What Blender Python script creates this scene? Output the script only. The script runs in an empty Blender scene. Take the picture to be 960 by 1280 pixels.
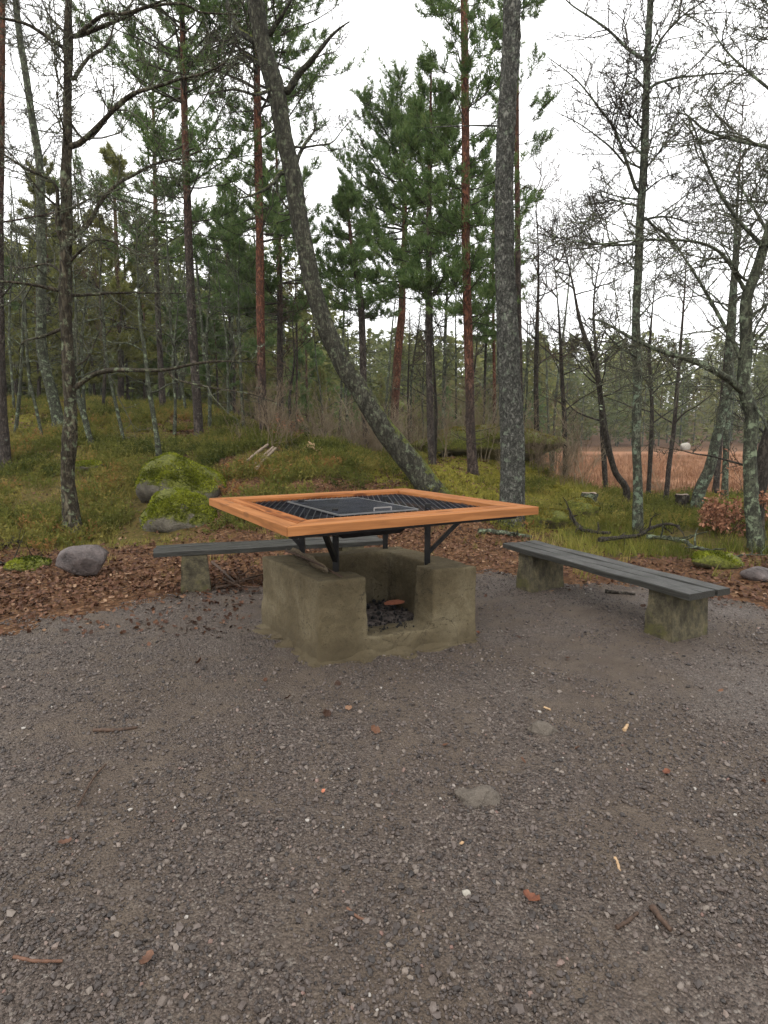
import bpy, math, random
import numpy as np
from mathutils import Vector, Matrix, noise as mnoise

SC = bpy.context.scene
COL = SC.collection
R = math.radians

# ------------------------------------------------------------------ camera
F_PX, HOR, EYE = 720.0, 548.0, 1.55
PITCH = math.atan((640 - HOR) / F_PX)
cam = bpy.data.cameras.new('camera')
cam.sensor_fit = 'VERTICAL'
cam.sensor_height = 36.0
cam.lens = 36.0 * F_PX / 1280
cam.clip_start, cam.clip_end = 0.05, 3000
camo = bpy.data.objects.new('camera', cam)
camo.location = (0, 0, EYE)
camo.rotation_euler = (R(90) - PITCH, 0, 0)
COL.objects.link(camo)
SC.camera = camo

# ------------------------------------------------------------------ overcast sky and weak sun
SUN_EL, SUN_AZ = R(48), R(200)
W = bpy.data.worlds.new('World')
SC.world = W
W.use_nodes = True
nt = W.node_tree
nt.nodes.clear()
sky = nt.nodes.new('ShaderNodeTexSky')
sky.sky_type = 'NISHITA'
sky.sun_disc = False
sky.sun_elevation, sky.sun_rotation = SUN_EL, SUN_AZ
sky.air_density, sky.dust_density = 1.0, 3.0
tcw = nt.nodes.new('ShaderNodeTexCoord')
nzw = nt.nodes.new('ShaderNodeTexNoise')
nzw.inputs['Scale'].default_value = 2.2
nzw.inputs['Detail'].default_value = 4
nt.links.new(tcw.outputs['Generated'], nzw.inputs['Vector'])
crw = nt.nodes.new('ShaderNodeValToRGB')
crw.color_ramp.elements[0].position, crw.color_ramp.elements[1].position = 0.3, 0.7
crw.color_ramp.elements[0].color = (10.9, 10.9, 10.9, 1)
crw.color_ramp.elements[1].color = (12.9, 12.8, 12.7, 1)
nt.links.new(nzw.outputs['Fac'], crw.inputs['Fac'])
mxw = nt.nodes.new('ShaderNodeMix')
mxw.data_type = 'RGBA'
mxw.inputs['Factor'].default_value = 0.92        # closed cloud cover over the clear sky
nt.links.new(sky.outputs['Color'], mxw.inputs['A'])
nt.links.new(crw.outputs['Color'], mxw.inputs['B'])
bg = nt.nodes.new('ShaderNodeBackground')
bg.inputs['Strength'].default_value = 0.1
nt.links.new(mxw.outputs['Result'], bg.inputs['Color'])
wo = nt.nodes.new('ShaderNodeOutputWorld')
nt.links.new(bg.outputs['Background'], wo.inputs['Surface'])

sl = bpy.data.lights.new('sun', 'SUN')
sl.energy, sl.angle, sl.color = 0.8, R(25), (1.0, 0.97, 0.93)
so = bpy.data.objects.new('sun', sl)
COL.objects.link(so)
# Blender's sky: rotation measured from +Y towards +X
sd = Vector((math.sin(SUN_AZ) * math.cos(SUN_EL), math.cos(SUN_AZ) * math.cos(SUN_EL), math.sin(SUN_EL)))
so.rotation_euler = (-sd).to_track_quat('-Z', 'Y').to_euler()

SC.view_settings.view_transform = 'Standard'
SC.view_settings.look = 'None'
SC.view_settings.exposure = 0.95
SC.view_settings.gamma = 1
SC.cycles.use_denoising = True
SC.cycles.max_bounces = 6
SC.cycles.diffuse_bounces = 4
SC.cycles.glossy_bounces = 2
SC.cycles.transparent_max_bounces = 4

# ------------------------------------------------------------------ geometry of the view (places things on the terrain)
cP, sP = math.cos(PITCH), math.sin(PITCH)

def ray(px, py):
    cx, cy = (px - 480) / F_PX, (640 - py) / F_PX
    return np.array([cx, cP + cy * sP, -sP + cy * cP])

def at_z(px, py, z):
    r = ray(px, py)
    return np.array([0, 0, EYE]) + r * ((z - EYE) / r[2])

def at_d(px, py, d):
    r = ray(px, py)
    return np.array([0, 0, EYE]) + r * (d / r[1])

def sstep(a, b, x):
    t = np.clip((np.asarray(x, float) - a) / (b - a), 0, 1)
    return t * t * (3 - 2 * t)

def hash2(ix, iy, seed):
    n = (ix.astype(np.int64) * 374761393 + iy.astype(np.int64) * 668265263 + seed * 974634777) & 0x7fffffff
    n = ((n ^ (n >> 13)) * 1274126177) & 0x7fffffff
    return ((n ^ (n >> 16)) & 0xffff) / 65535.0

def vnoise(x, y, seed=0):
    x = np.asarray(x, float); y = np.asarray(y, float)
    ix, iy = np.floor(x), np.floor(y)
    fx, fy = x - ix, y - iy
    fx = fx * fx * (3 - 2 * fx); fy = fy * fy * (3 - 2 * fy)
    a, b = hash2(ix, iy, seed), hash2(ix + 1, iy, seed)
    c, d = hash2(ix, iy + 1, seed), hash2(ix + 1, iy + 1, seed)
    return (a * (1 - fx) + b * fx) * (1 - fy) + (c * (1 - fx) + d * fx) * fy

def fbm(x, y, seed=0, oct=3):
    s, a, t = 0, 1.0, 0
    for k in range(oct):
        s = s + a * vnoise(np.asarray(x) * 2 ** k, np.asarray(y) * 2 ** k, seed + k)
        t += a; a *= .5
    return s / t

TPX = np.array([-400, 0, 100, 250, 330, 400, 480, 545, 592, 640, 700, 800, 960, 1400], float)
TD = np.array([0, 6, 7, 8.5, 10, 12, 14, 16, 18, 22, 28, 40, 70, 130, 200, 700], float)
TZ = np.array([
    [0, .02, .10, .20, .60, 1.2, 1.6, 2.0, 2.4, 3.0, 3.4, 3.6, 4.0, 5, 6, 10],
    [0, .02, .06, .12, .45, .95, 1.4, 1.9, 2.4, 2.9, 3.1, 3.2, 3.4, 4, 5, 10],
    [0, .02, .06, .12, .45, .95, 1.4, 1.9, 2.4, 2.93, 3.1, 3.2, 3.4, 4, 5, 10],
    [0, 0, .05, .20, .58, 1.05, 1.4, 1.75, 2.15, 2.75, 2.9, 3.0, 3.2, 4, 5, 10],
    [0, 0, .04, .20, .62, 1.12, 1.45, 1.72, 1.8, 1.8, 1.7, 1.6, 1.5, 1, 2, 10],
    [0, 0, .04, .25, .75, 1.18, 1.3, 1.2, 1.1, 1.0, .9, .6, .2, .3, 6, 34],
    [0, 0, .03, .20, .60, .98, .95, .8, .6, .5, .3, 0, -.2, .3, 6, 34],
    [0, 0, .03, .18, .62, 1.05, 1.1, .95, .9, .7, .3, 0, -.2, .3, 6, 34],
    [0, 0, .03, .12, .50, .90, 1.1, 1.5, 1.75, 1.2, .5, 0, -.3, .3, 6, 34],
    [0, 0, .03, .10, .30, .60, .90, 1.0, .9, .5, 0, -.2, -.5, .3, 6, 34],
    [0.02, .02, .03, .06, .20, .50, .45, .1, -.3, -.6, -.9, -1, -1, .6, 6, 34],
    [0.04, .04, .04, .04, .04, .06, .02, -.2, -.5, -.8, -1, -1, -1, .6, 6, 34],
    [0.06, .06, .06, .06, .06, .06, .02, -.2, -.5, -.8, -1, -1, -1, .6, 6, 34],
    [0.06, .06, .06, .06, .06, .06, .02, -.2, -.5, -.8, -1, -1, -1, .6, 6, 34]])

def height(x, y):
    x = np.asarray(x, float); y = np.asarray(y, float)
    px = np.clip(480 + F_PX * x / np.maximum(y, .6), -399, 1399)
    d = np.clip(y, 0, 699)
    i = np.clip(np.searchsorted(TPX, px, side='right') - 1, 0, len(TPX) - 2)
    j = np.clip(np.searchsorted(TD, d, side='right') - 1, 0, len(TD) - 2)
    u = (px - TPX[i]) / (TPX[i + 1] - TPX[i]); v = (d - TD[j]) / (TD[j + 1] - TD[j])
    u = u * u * (3 - 2 * u)
    z = (TZ[i, j] * (1 - u) + TZ[i + 1, j] * u) * (1 - v) + (TZ[i, j + 1] * (1 - u) + TZ[i + 1, j + 1] * u) * v
    z = z * sstep(.5, 5, y)
    r = np.hypot(x, y)
    z = z + (fbm(x * .9, y * .9, 5) - .5) * .34 * sstep(6.6, 10, r) * sstep(70, 30, r)
    z = z + (fbm(x * 3.3, y * 3.3, 9) - .5) * .10 * sstep(6.2, 8, r) * sstep(60, 20, r)
    z = z + (fbm(x * .5, y * .5, 31) - .5) * .05 * sstep(.5, 2, r)
    return z

def hz(x, y):
    return float(height(x, y))

def on_ground(px, py, lo=1.0, hi=120.0):
    """first place where the line of sight meets the terrain"""
    r = ray(px, py)
    t = lo
    while t < hi:
        p = np.array([0, 0, EYE]) + r * t
        if p[2] <= hz(p[0], p[1]):
            return np.array([p[0], p[1], hz(p[0], p[1])])
        t *= 1.01
    p = np.array([0, 0, EYE]) + r * hi
    return np.array([p[0], p[1], hz(p[0], p[1])])

# gravel edge: distance of the clearing's rim by direction
GE_PX = np.array([-700, -200, 0, 90, 170, 240, 330, 480, 600, 660, 720, 800, 880, 960, 1150, 1800], float)
GE_D = np.array([3.2, 4.3, 4.55, 4.95, 5.25, 5.45, 5.65, 6.2, 6.35, 6.2, 5.75, 5.6, 5.15, 4.85, 4.4, 3.2])

def gravel_rim(x, y):
    px = 480 + F_PX * np.asarray(x, float) / np.maximum(y, .6)
    return np.interp(px, GE_PX, GE_D)

# ------------------------------------------------------------------ mesh helpers
class MB:
    def __init__(s):
        s.v, s.q, s.t, s.n, s.a = [], [], [], 0, []
    def add(s, v, f, tint=None):
        v = np.asarray(v, float).reshape(-1, 3)
        f = np.asarray(f, int)
        if f.size:
            (s.q if f.shape[1] == 4 else s.t).append(f + s.n)
        s.v.append(v)
        s.a.append(np.zeros(len(v)) if tint is None else np.broadcast_to(np.asarray(tint, float), (len(v),)))
        s.n += len(v)
        return s
    def box(s, c, d, rz=0, taper=1.0):
        c = np.asarray(c, float); d = np.asarray(d, float) / 2
        g = np.array([[x, y, z] for z in (-1, 1) for y in (-1, 1) for x in (-1, 1)], float)
        g[4:, :2] *= taper
        v = g * d
        if rz:
            k, q = math.cos(rz), math.sin(rz)
            v = np.stack([v[:, 0] * k - v[:, 1] * q, v[:, 0] * q + v[:, 1] * k, v[:, 2]], 1)
        s.add(v + c, [[0, 2, 3, 1], [4, 5, 7, 6], [0, 1, 5, 4], [2, 6, 7, 3], [0, 4, 6, 2], [1, 3, 7, 5]])
        return s
    def bar(s, a, b, w, h):
        """rectangular bar between two points"""
        a = np.asarray(a, float); b = np.asarray(b, float)
        t = b - a; t = t / np.linalg.norm(t)
        ref = np.array([0, 0, 1.]) if abs(t[2]) < .95 else np.array([1., 0, 0])
        u = np.cross(t, ref); u /= np.linalg.norm(u); v = np.cross(u, t)
        o = [(-w / 2) * u - (h / 2) * v, (w / 2) * u - (h / 2) * v, (w / 2) * u + (h / 2) * v, (-w / 2) * u + (h / 2) * v]
        s.add([a + k for k in o] + [b + k for k in o],
              [[0, 1, 5, 4], [1, 2, 6, 5], [2, 3, 7, 6], [3, 0, 4, 7], [3, 2, 1, 0], [4, 5, 6, 7]])
        return s
    def tubes(s, P, Rd, sides=3, tint=None, wob=0.0, seed=0, cap=False):
        P = np.asarray(P, float); Rd = np.asarray(Rd, float)
        T, n, _ = P.shape
        tan = np.empty_like(P)
        tan[:, 1:-1] = P[:, 2:] - P[:, :-2]
        tan[:, 0] = P[:, 1] - P[:, 0]; tan[:, -1] = P[:, -1] - P[:, -2]
        tan /= np.maximum(np.linalg.norm(tan, axis=2, keepdims=True), 1e-9)
        md = np.abs(P[:, -1] - P[:, 0])
        ref = np.eye(3)[np.argmin(md, axis=1)][:, None, :]
        u = np.cross(tan, ref); u /= np.maximum(np.linalg.norm(u, axis=2, keepdims=True), 1e-9)
        v = np.cross(tan, u)
        ang = np.arange(sides) * 2 * np.pi / sides
        rr = Rd[:, :, None] * np.ones(sides)
        if wob:
            ii = np.arange(n)[None, :, None]; kk = np.cos(ang)[None, None, :] * 1.3; ll = np.sin(ang)[None, None, :] * 1.3
            w = vnoise(ii * .35 + kk * 1.7 + np.arange(T)[:, None, None] * 9.1, ll * 1.7 + ii * .21, seed)
            w2 = vnoise(ii * 1.1 + kk * 5 + 40, ll * 5 + ii * .9, seed + 3)
            rr = rr * (1 + wob * (w - .5) * 2 + wob * (w2 - .5))
        V = P[:, :, None, :] + rr[..., None] * (np.cos(ang)[None, None, :, None] * u[:, :, None, :] + np.sin(ang)[None, None, :, None] * v[:, :, None, :])
        base = (np.arange(T) * n * sides)[:, None, None]
        i = (np.arange(n - 1) * sides)[None, :, None]; k = np.arange(sides)[None, None, :]; k2 = (k + 1) % sides
        f = np.stack([base + i + k, base + i + k2, base + i + sides + k2, base + i + sides + k], -1).reshape(-1, 4)
        tt = None if tint is None else np.repeat(np.broadcast_to(tint, (T,)), n * sides)
        s.add(V.reshape(-1, 3), f, tt)
        if cap:
            for e in (0, n - 1):
                for q in range(T):
                    ring = q * n * sides + e * sides + np.arange(sides)
                    cen = P[q, e]
                    m = s.n - T * n * sides if False else None
                    vv = np.concatenate([V[q, e], cen[None]])
                    ff = [[a, (a + 1) % sides, sides] if e else [(a + 1) % sides, a, sides] for a in range(sides)]
                    s.add(vv, ff, None if tint is None else np.full(len(vv), np.broadcast_to(tint, (T,))[q]))
        return s
    def mesh(s, name, mat, origin=(0, 0, 0), smooth=True):
        me = bpy.data.meshes.new(name)
        v = np.concatenate(s.v) - np.asarray(origin, float)
        q = np.concatenate(s.q) if s.q else np.zeros((0, 4), int)
        t = np.concatenate(s.t) if s.t else np.zeros((0, 3), int)
        me.vertices.add(len(v)); me.vertices.foreach_set('co', v.astype(np.float32).ravel())
        me.loops.add(q.size + t.size)
        me.loops.foreach_set('vertex_index', np.concatenate([q.ravel(), t.ravel()]).astype(np.int32))
        npoly = len(q) + len(t)
        me.polygons.add(npoly)
        st = np.concatenate([np.arange(len(q)) * 4, q.size + np.arange(len(t)) * 3]).astype(np.int32)
        me.polygons.foreach_set('loop_start', st)
        me.polygons.foreach_set('use_smooth', np.full(npoly, smooth))
        if mat: me.materials.append(mat)
        a = np.concatenate(s.a)
        if np.any(a):
            at = me.attributes.new('tint', 'FLOAT', 'POINT'); at.data.foreach_set('value', a.astype(np.float32))
        me.update(calc_edges=True); me.validate()
        return me
    def build(s, name, mat, parent=None, smooth=True, origin=None):
        """link as one mesh object; parts are stored in their parent's own coordinates"""
        if parent is not None:
            o = bpy.data.objects.new(name, None)
            M = world_of(parent)
            V = np.concatenate(s.v)
            Mi = np.array(M.inverted())
            V = V @ Mi[:3, :3].T + Mi[:3, 3]
            s.v = [V]
            bpy.data.objects.remove(o)
            o = bpy.data.objects.new(name, s.mesh(name, mat, (0, 0, 0), smooth))
            COL.objects.link(o); o.parent = parent
        else:
            org = np.asarray(origin if origin is not None else (0, 0, 0), float)
            o = bpy.data.objects.new(name, s.mesh(name, mat, org, smooth))
            COL.objects.link(o); o.location = org
        return o

def world_of(o):
    m = o.matrix_basis.copy() if o.parent is None else world_of(o.parent) @ o.matrix_basis
    return m

def thing(name, label, cat, loc, group=None, rz=0):
    o = bpy.data.objects.new(name, None)
    COL.objects.link(o)
    o.location = Vector(loc); o.rotation_euler = (0, 0, rz)
    o.empty_display_size = .1
    return tag(o, label, cat, group)

def tag(o, label=None, cat=None, group=None, kind=None):
    if label: o['label'] = label
    if cat: o['category'] = cat
    if group: o['group'] = group
    if kind: o['kind'] = kind
    return o

def copy_tree(o, parent=None):
    c = o.copy(); COL.objects.link(c)
    if parent is not None: c.parent = parent
    for ch in [k for k in o.children]:
        copy_tree(ch, c)
    return c

def resample(P, n):
    """smooth curve through given points (Catmull-Rom), n samples evenly along it"""
    P = np.asarray(P, float)
    if len(P) == 2:
        return P[0] + (P[1] - P[0]) * np.linspace(0, 1, n)[:, None]
    E = np.vstack([2 * P[0] - P[1], P, 2 * P[-1] - P[-2]])
    out = []
    for i in range(1, len(E) - 2):
        p0, p1, p2, p3 = E[i - 1:i + 3]
        t = np.linspace(0, 1, 12, endpoint=False)[:, None]
        out.append(.5 * (2 * p1 + (p2 - p0) * t + (2 * p0 - 5 * p1 + 4 * p2 - p3) * t ** 2 + (3 * p1 - p0 - 3 * p2 + p3) * t ** 3))
    out = np.vstack(out + [E[-2][None]])
    s = np.concatenate([[0], np.cumsum(np.linalg.norm(np.diff(out, axis=0), axis=1))])
    q = np.linspace(0, s[-1], n)
    return np.stack([np.interp(q, s, out[:, k]) for k in range(3)], 1)

def ico(sub):
    import bmesh
    bm = bmesh.new(); bmesh.ops.create_icosphere(bm, subdivisions=sub, radius=1)
    v = np.array([p.co[:] for p in bm.verts]); f = np.array([[q.index for q in p.verts] for p in bm.faces])
    bm.free()
    return v, f

# ------------------------------------------------------------------ material helpers
class NT:
    def __init__(s, name, rough=.8, spec=.3):
        s.m = bpy.data.materials.new(name); s.m.use_nodes = True
        s.t = s.m.node_tree; s.b = s.t.nodes['Principled BSDF']
        s.b.inputs['Roughness'].default_value = rough
        s.b.inputs['Specular IOR Level'].default_value = spec
    def n(s, typ, **kw):
        o = s.t.nodes.new('ShaderNode' + typ)
        for k, v in kw.items():
            if k.startswith('_'): setattr(o, k[1:], v)
            else: s.set(o, k.replace('_', ' '), v)
        return o
    def set(s, o, k, v):
        i = o.inputs[int(k[1:])] if k[0] == 'I' and k[1:].isdigit() else o.inputs[k]
        if hasattr(v, 'is_output') or isinstance(v, bpy.types.NodeSocket): s.t.links.new(v, i)
        else: i.default_value = v
    def obj(s): return s.n('TexCoord').outputs['Object']
    def pos(s): return s.n('NewGeometry').outputs['Position']
    def map(s, vec, scale): return s.n('Mapping', Vector=vec, Scale=scale).outputs[0]
    def noise(s, vec, sc, det=4, rough=.55, dist=0):
        return s.n('TexNoise', Vector=vec, Scale=sc, Detail=det, Roughness=rough, Distortion=dist).outputs['Fac']
    def vor(s, vec, sc, feat='F1', out='Distance', rnd=1.0):
        return s.n('TexVoronoi', _feature=feat, Vector=vec, Scale=sc, Randomness=rnd).outputs[out]
    def ramp(s, fac, stops, interp='LINEAR'):
        o = s.n('ValToRGB', Fac=fac); c = o.color_ramp; c.interpolation = interp
        while len(c.elements) < len(stops): c.elements.new(.5)
        for e, (p, col) in zip(c.elements, stops):
            e.position = p; e.color = (*col, 1) if len(col) == 3 else col
        return o.outputs['Color']
    def val(s, fac, a, b): return s.n('MapRange', _interpolation_type='SMOOTHSTEP', Value=fac, From_Min=a, From_Max=b).outputs[0]
    def mix(s, f, a, b, mode='MIX'):
        o = s.n('Mix', _data_type='RGBA', _blend_type=mode)
        for k, v in (('Factor', f), ('A', a), ('B', b)):
            soc = [i for i in o.inputs if i.name == k and (i.type == 'RGBA' or k == 'Factor' and i.type == 'VALUE')][0]
            if isinstance(v, bpy.types.NodeSocket): s.t.links.new(v, soc)
            else: soc.default_value = (*v, 1) if isinstance(v, tuple) and len(v) == 3 else v
        return [x for x in o.outputs if x.type == 'RGBA'][0]
    def math(s, op, a, b=0.0):
        return s.n('Math', _operation=op, I0=a, I1=b).outputs[0]
    def attr(s, name, typ='GEOMETRY'):
        return s.n('Attribute', _attribute_name=name, _attribute_type=typ).outputs['Fac']
    def col(s, v): s.set(s.b, 'Base Color', (*v, 1) if isinstance(v, tuple) else v)
    def rough(s, v): s.set(s.b, 'Roughness', v)
    def bump(s, h, strength=.5, dist=.01):
        o = s.n('Bump', Strength=strength, Distance=dist, Height=h)
        s.set(s.b, 'Normal', o.outputs[0])
        return o

def bark(name, dark, mid, light, scale=14, vert=.35, lichen=None, licamt=.55, moss=None, red=None, bump=.015, rough=.9):
    m = NT(name, rough, .2)
    o = m.obj(); v = m.map(o, (1, 1, vert))
    n1 = m.noise(v, scale, 6, .65, .6)
    rg = m.math('MULTIPLY', m.math('ABSOLUTE', m.math('SUBTRACT', m.noise(v, scale * 1.25, 5, .6, .9), .5)), 2.0)
    crack = m.val(rg, 0.02, .20)
    n3 = m.noise(o, scale * 4, 4, .7)
    c = m.ramp(n1, [(.3, dark), (.52, mid), (.72, light)])
    if red:
        z = m.n('SeparateXYZ', Vector=o).outputs['Z']
        f = m.val(m.math('ADD', z, m.math('MULTIPLY', m.noise(o, 2.0, 2), 1.2)), red[0], red[1])
        c = m.mix(f, c, m.ramp(n1, [(.3, (.09, .035, .02)), (.55, red[2]), (.75, tuple(min(1, k * 1.6) for k in red[2]))]))
    c = m.mix(m.math('MULTIPLY', m.math('SUBTRACT', 1.0, crack), .7), c, tuple(k * .45 for k in dark))
    c = m.mix(.45, c, m.ramp(n3, [(.3, (.4, .4, .4)), (.7, (1, 1, 1))]), 'MULTIPLY')
    if lichen:
        l = m.val(m.noise(o, 9, 5, .7), licamt, licamt + .12)
        c = m.mix(m.math('MULTIPLY', l, .8), c, lichen)
    if moss:
        nz = m.n('SeparateXYZ', Vector=m.n('NewGeometry').outputs['Normal']).outputs['Z']
        f = m.val(m.math('ADD', nz, m.math('MULTIPLY', m.noise(o, 7, 5, .7), 1.3)), moss[0], moss[0] + .3)
        c = m.mix(m.math('MULTIPLY', f, .9), c, m.ramp(m.noise(o, 40, 3), [(.35, tuple(k * .5 for k in moss[1])), (.65, moss[1])]))
    m.col(c)
    m.bump(m.math('ADD', m.math('ADD', m.math('MULTIPLY', crack, .6), m.math('MULTIPLY', n1, .5)), m.math('MULTIPLY', n3, .35)), 1.0, bump)
    return m.m

def tinted(name, stops, rough=.7, spec=.25, inst=True, trans=0.0):
    m = NT(name, rough, spec)
    c = m.ramp(m.attr('tint', 'INSTANCER' if inst else 'GEOMETRY'), stops)
    c = m.mix(.35, c, m.ramp(m.noise(m.obj(), 30, 3), [(.3, (.25, .25, .25)), (.7, (1, 1, 1))]), 'MULTIPLY')
    m.col(c)
    if trans:
        t = m.n('BsdfTranslucent', Color=c); mx = m.n('MixShader', Fac=trans)
        m.t.links.new(m.b.outputs[0], mx.inputs[1]); m.t.links.new(t.outputs[0], mx.inputs[2])
        m.t.links.new(mx.outputs[0], m.t.nodes['Material Output'].inputs['Surface'])
    return m.m

MAT = {}
# ------------------------------------------------------------------ setting materials
def make_setting_materials():
    # forest floor: weights for moss, litter and grass come from where they grow
    m = NT('forest_floor', .95, .1)
    p = m.pos()
    n1, n2, n3 = m.noise(p, 1.7, 5, .6), m.noise(p, 14, 5, .65), m.noise(p, 55, 4, .7)
    lit = m.ramp(m.vor(p, 26, 'F1', 'Color'), [(.1, (.045, .022, .013)), (.45, (.12, .058, .028)), (.75, (.19, .10, .05)), (.95, (.26, .16, .09))])
    lit = m.mix(m.val(n3, .4, .7), lit, (.05, .032, .02))
    mos = m.ramp(m.math('ADD', m.math('MULTIPLY', n2, .6), m.math('MULTIPLY', n3, .4)),
                 [(.3, (.045, .046, .01)), (.5, (.14, .125, .02)), (.68, (.25, .21, .035))])
    gra = m.ramp(n2, [(.3, (.035, .030, .011)), (.5, (.085, .070, .020)), (.62, (.115, .075, .028)), (.75, (.15, .115, .036))])
    c = m.mix(m.val(m.math('ADD', m.attr('grass'), m.math('MULTIPLY', m.math('SUBTRACT', n2, .5), 1.2)), .35, .65), lit, gra)
    c = m.mix(m.val(m.math('ADD', m.attr('moss'), m.math('MULTIPLY', m.math('SUBTRACT', n1, .5), 1.4)), .4, .62), c, mos)
    m.col(c)
    m.bump(m.math('ADD', n2, m.math('MULTIPLY', n3, .5)), .9, .05)
    MAT['floor'] = m.m

    m = NT('gravel', .75, .3)
    p = m.pos()
    big, mid, fine = m.noise(p, 1.1, 4, .6), m.noise(p, 5, 5, .6), m.noise(p, 160, 3, .6)
    vc = m.n('TexVoronoi', Vector=p, Scale=95.0)
    vc2 = m.n('TexVoronoi', Vector=p, Scale=210.0)
    sp = m.ramp(m.n('SeparateColor', Color=vc.outputs['Color']).outputs[0],
                [(.0, (.018, .014, .012)), (.3, (.058, .045, .038)), (.6, (.098, .077, .066)), (.9, (.165, .138, .118)), (1, (.27, .245, .215))])
    sp2 = m.ramp(m.n('SeparateColor', Color=vc2.outputs['Color']).outputs[1],
                 [(.0, (.030, .021, .016)), (.5, (.084, .061, .046)), (1, (.155, .12, .094))])
    st = m.mix(.5, sp, sp2)
    dirt = m.ramp(mid, [(.3, (.064, .046, .034)), (.7, (.118, .090, .066))])
    c = m.mix(m.math('MULTIPLY', m.val(m.math('ADD', m.math('MULTIPLY', big, .7), m.math('MULTIPLY', mid, .45)), .50, .64), .85), st, dirt)
    m.col(c)
    m.rough(m.ramp(big, [(.35, (.5, .5, .5)), (.65, (.85, .85, .85))]))
    hgt = m.math('ADD', m.math('MULTIPLY', m.math('SUBTRACT', .6, vc.outputs['Distance']), 1.0), m.math('MULTIPLY', fine, .5))
    m.bump(hgt, 1.0, .018)
    MAT['gravel'] = m.m

    m = NT('sedge', .95, .1)
    p = m.map(m.pos(), (.25, 1.4, 1))
    n1, n2 = m.noise(p, .22, 5, .6), m.noise(m.pos(), 3.5, 5, .7)
    c = m.ramp(m.math('ADD', m.math('MULTIPLY', n1, .6), m.math('MULTIPLY', n2, .4)),
               [(.3, (.13, .06, .035)), (.5, (.24, .12, .066)), (.7, (.34, .19, .11))])
    m.col(c); m.bump(n2, 1.0, .12)
    MAT['sedge'] = m.m

    m = NT('water', .08, .5)
    m.col((.03, .03, .025))
    m.bump(m.noise(m.pos(), 6, 3), .12, .02)
    MAT['water'] = m.m

    m = NT('mortar', .9, .2)
    o = m.obj()
    n1, n2, n3 = m.noise(o, 2.4, 5, .6, .5), m.noise(o, 22, 5, .7), m.noise(o, 140, 3, .7)
    c = m.ramp(n1, [(.3, (.085, .066, .036)), (.5, (.135, .108, .062)), (.72, (.205, .172, .108))])
    c = m.mix(.5, c, m.ramp(n2, [(.3, (.4, .4, .4)), (.7, (1, 1, 1))]), 'MULTIPLY')
    c = m.mix(.5, c, m.ramp(n3, [(.35, (.45, .45, .45)), (.65, (1, 1, 1))]), 'MULTIPLY')
    pit = m.val(m.vor(o, 30), .0, .22)
    c = m.mix(m.math('MULTIPLY', m.math('SUBTRACT', 1.0, pit), m.val(n1, .36, .5)), c, (.05, .041, .026))
    pit2 = m.val(m.vor(o, 13), .04, .13)
    c = m.mix(m.math('MULTIPLY', m.math('SUBTRACT', 1.0, pit2), .7), c, (.055, .045, .028))
    ck = m.math('ABSOLUTE', m.math('SUBTRACT', m.noise(o, 2.1, 6, .62, 1.2), .5))
    c = m.mix(m.math('MULTIPLY', m.math('SUBTRACT', 1.0, m.val(ck, .002, .010)), m.val(m.noise(o, 1.9, 3), .46, .60)), c, (.045, .036, .022))
    wall_z = m.n('SeparateXYZ', Vector=o).outputs['Z']
    c = m.mix(m.math('MULTIPLY', m.val(m.math('ADD', wall_z, m.math('MULTIPLY', m.noise(o, 4, 4), .25)), .36, .16), .55), c, (.062, .048, .028))  # darker brown towards the foot of the walls
    # soot where the fire licks: inside the hearth, thinning upwards
    soot = m.math('MULTIPLY', m.math('MULTIPLY', m.attr('soot'), .75), m.val(m.noise(o, 6, 4), .2, .7))
    c = m.mix(soot, c, (.018, .016, .014))
    m.col(c)
    m.bump(m.math('ADD', m.math('ADD', m.math('MULTIPLY', n2, .6), m.math('MULTIPLY', n3, .4)), m.math('MULTIPLY', pit, .35)), .95, .016)
    MAT['mortar'] = m.m

    m = NT('larch', .65, .08)
    o = m.n('TexCoord').outputs['Object']
    rnd = m.n('ObjectInfo').outputs['Random']
    sh = m.n('VectorMath', _operation='ADD', I0=o, I1=m.n('CombineXYZ', X=m.math('MULTIPLY', rnd, 37.0), Y=m.math('MULTIPLY', rnd, 11.0)).outputs[0]).outputs[0]
    v = m.map(sh, (.5, 7, 7))
    g = m.noise(v, 2.2, 4, .55, 1.4)
    fib = m.noise(m.map(sh, (3, 90, 90)), 3, 4)
    c = m.ramp(g, [(.34, (.12, .036, .010)), (.47, (.235, .080, .024)), (.64, (.37, .150, .053))])
    c = m.mix(.55, c, m.ramp(fib, [(.3, (.5, .5, .5)), (.7, (1, 1, 1))]), 'MULTIPLY')
    kn = m.vor(m.map(sh, (2.2, 7, 7)), 1.6)
    c = m.mix(m.val(kn, .30, .17), c, (.085, .028, .012))
    c = m.mix(m.math('MULTIPLY', m.val(m.noise(sh, 3.0, 5, .7), .55, .75), .35), c, (.20, .09, .045))
    c = m.mix(m.math('MULTIPLY', rnd, .5), c, (.33, .155, .062))
    m.col(c); m.rough(m.ramp(fib, [(.3, (.5, .5, .5)), (.7, (.72, .72, .72))]))
    m.bump(fib, .25, .002)
    MAT['larch'] = m.m

    m = NT('dark_plank', .4, .35)
    o = m.obj()
    fib = m.noise(m.map(o, (2, 60, 60)), 2.5, 5, .65)
    wear = m.noise(o, 4, 4, .6)
    c = m.ramp(fib, [(.3, (.006, .006, .005)), (.5, (.022, .0215, .018)), (.7, (.055, .053, .045))])
    c = m.mix(m.val(wear, .6, .8), c, (.045, .047, .038))
    m.col(c); m.rough(m.ramp(wear, [(.3, (.33, .33, .33)), (.7, (.6, .6, .6))]))
    m.bump(fib, .4, .003)
    MAT['plank'] = m.m

    m = NT('mossy_concrete', .9, .2)
    o = m.obj()
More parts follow.
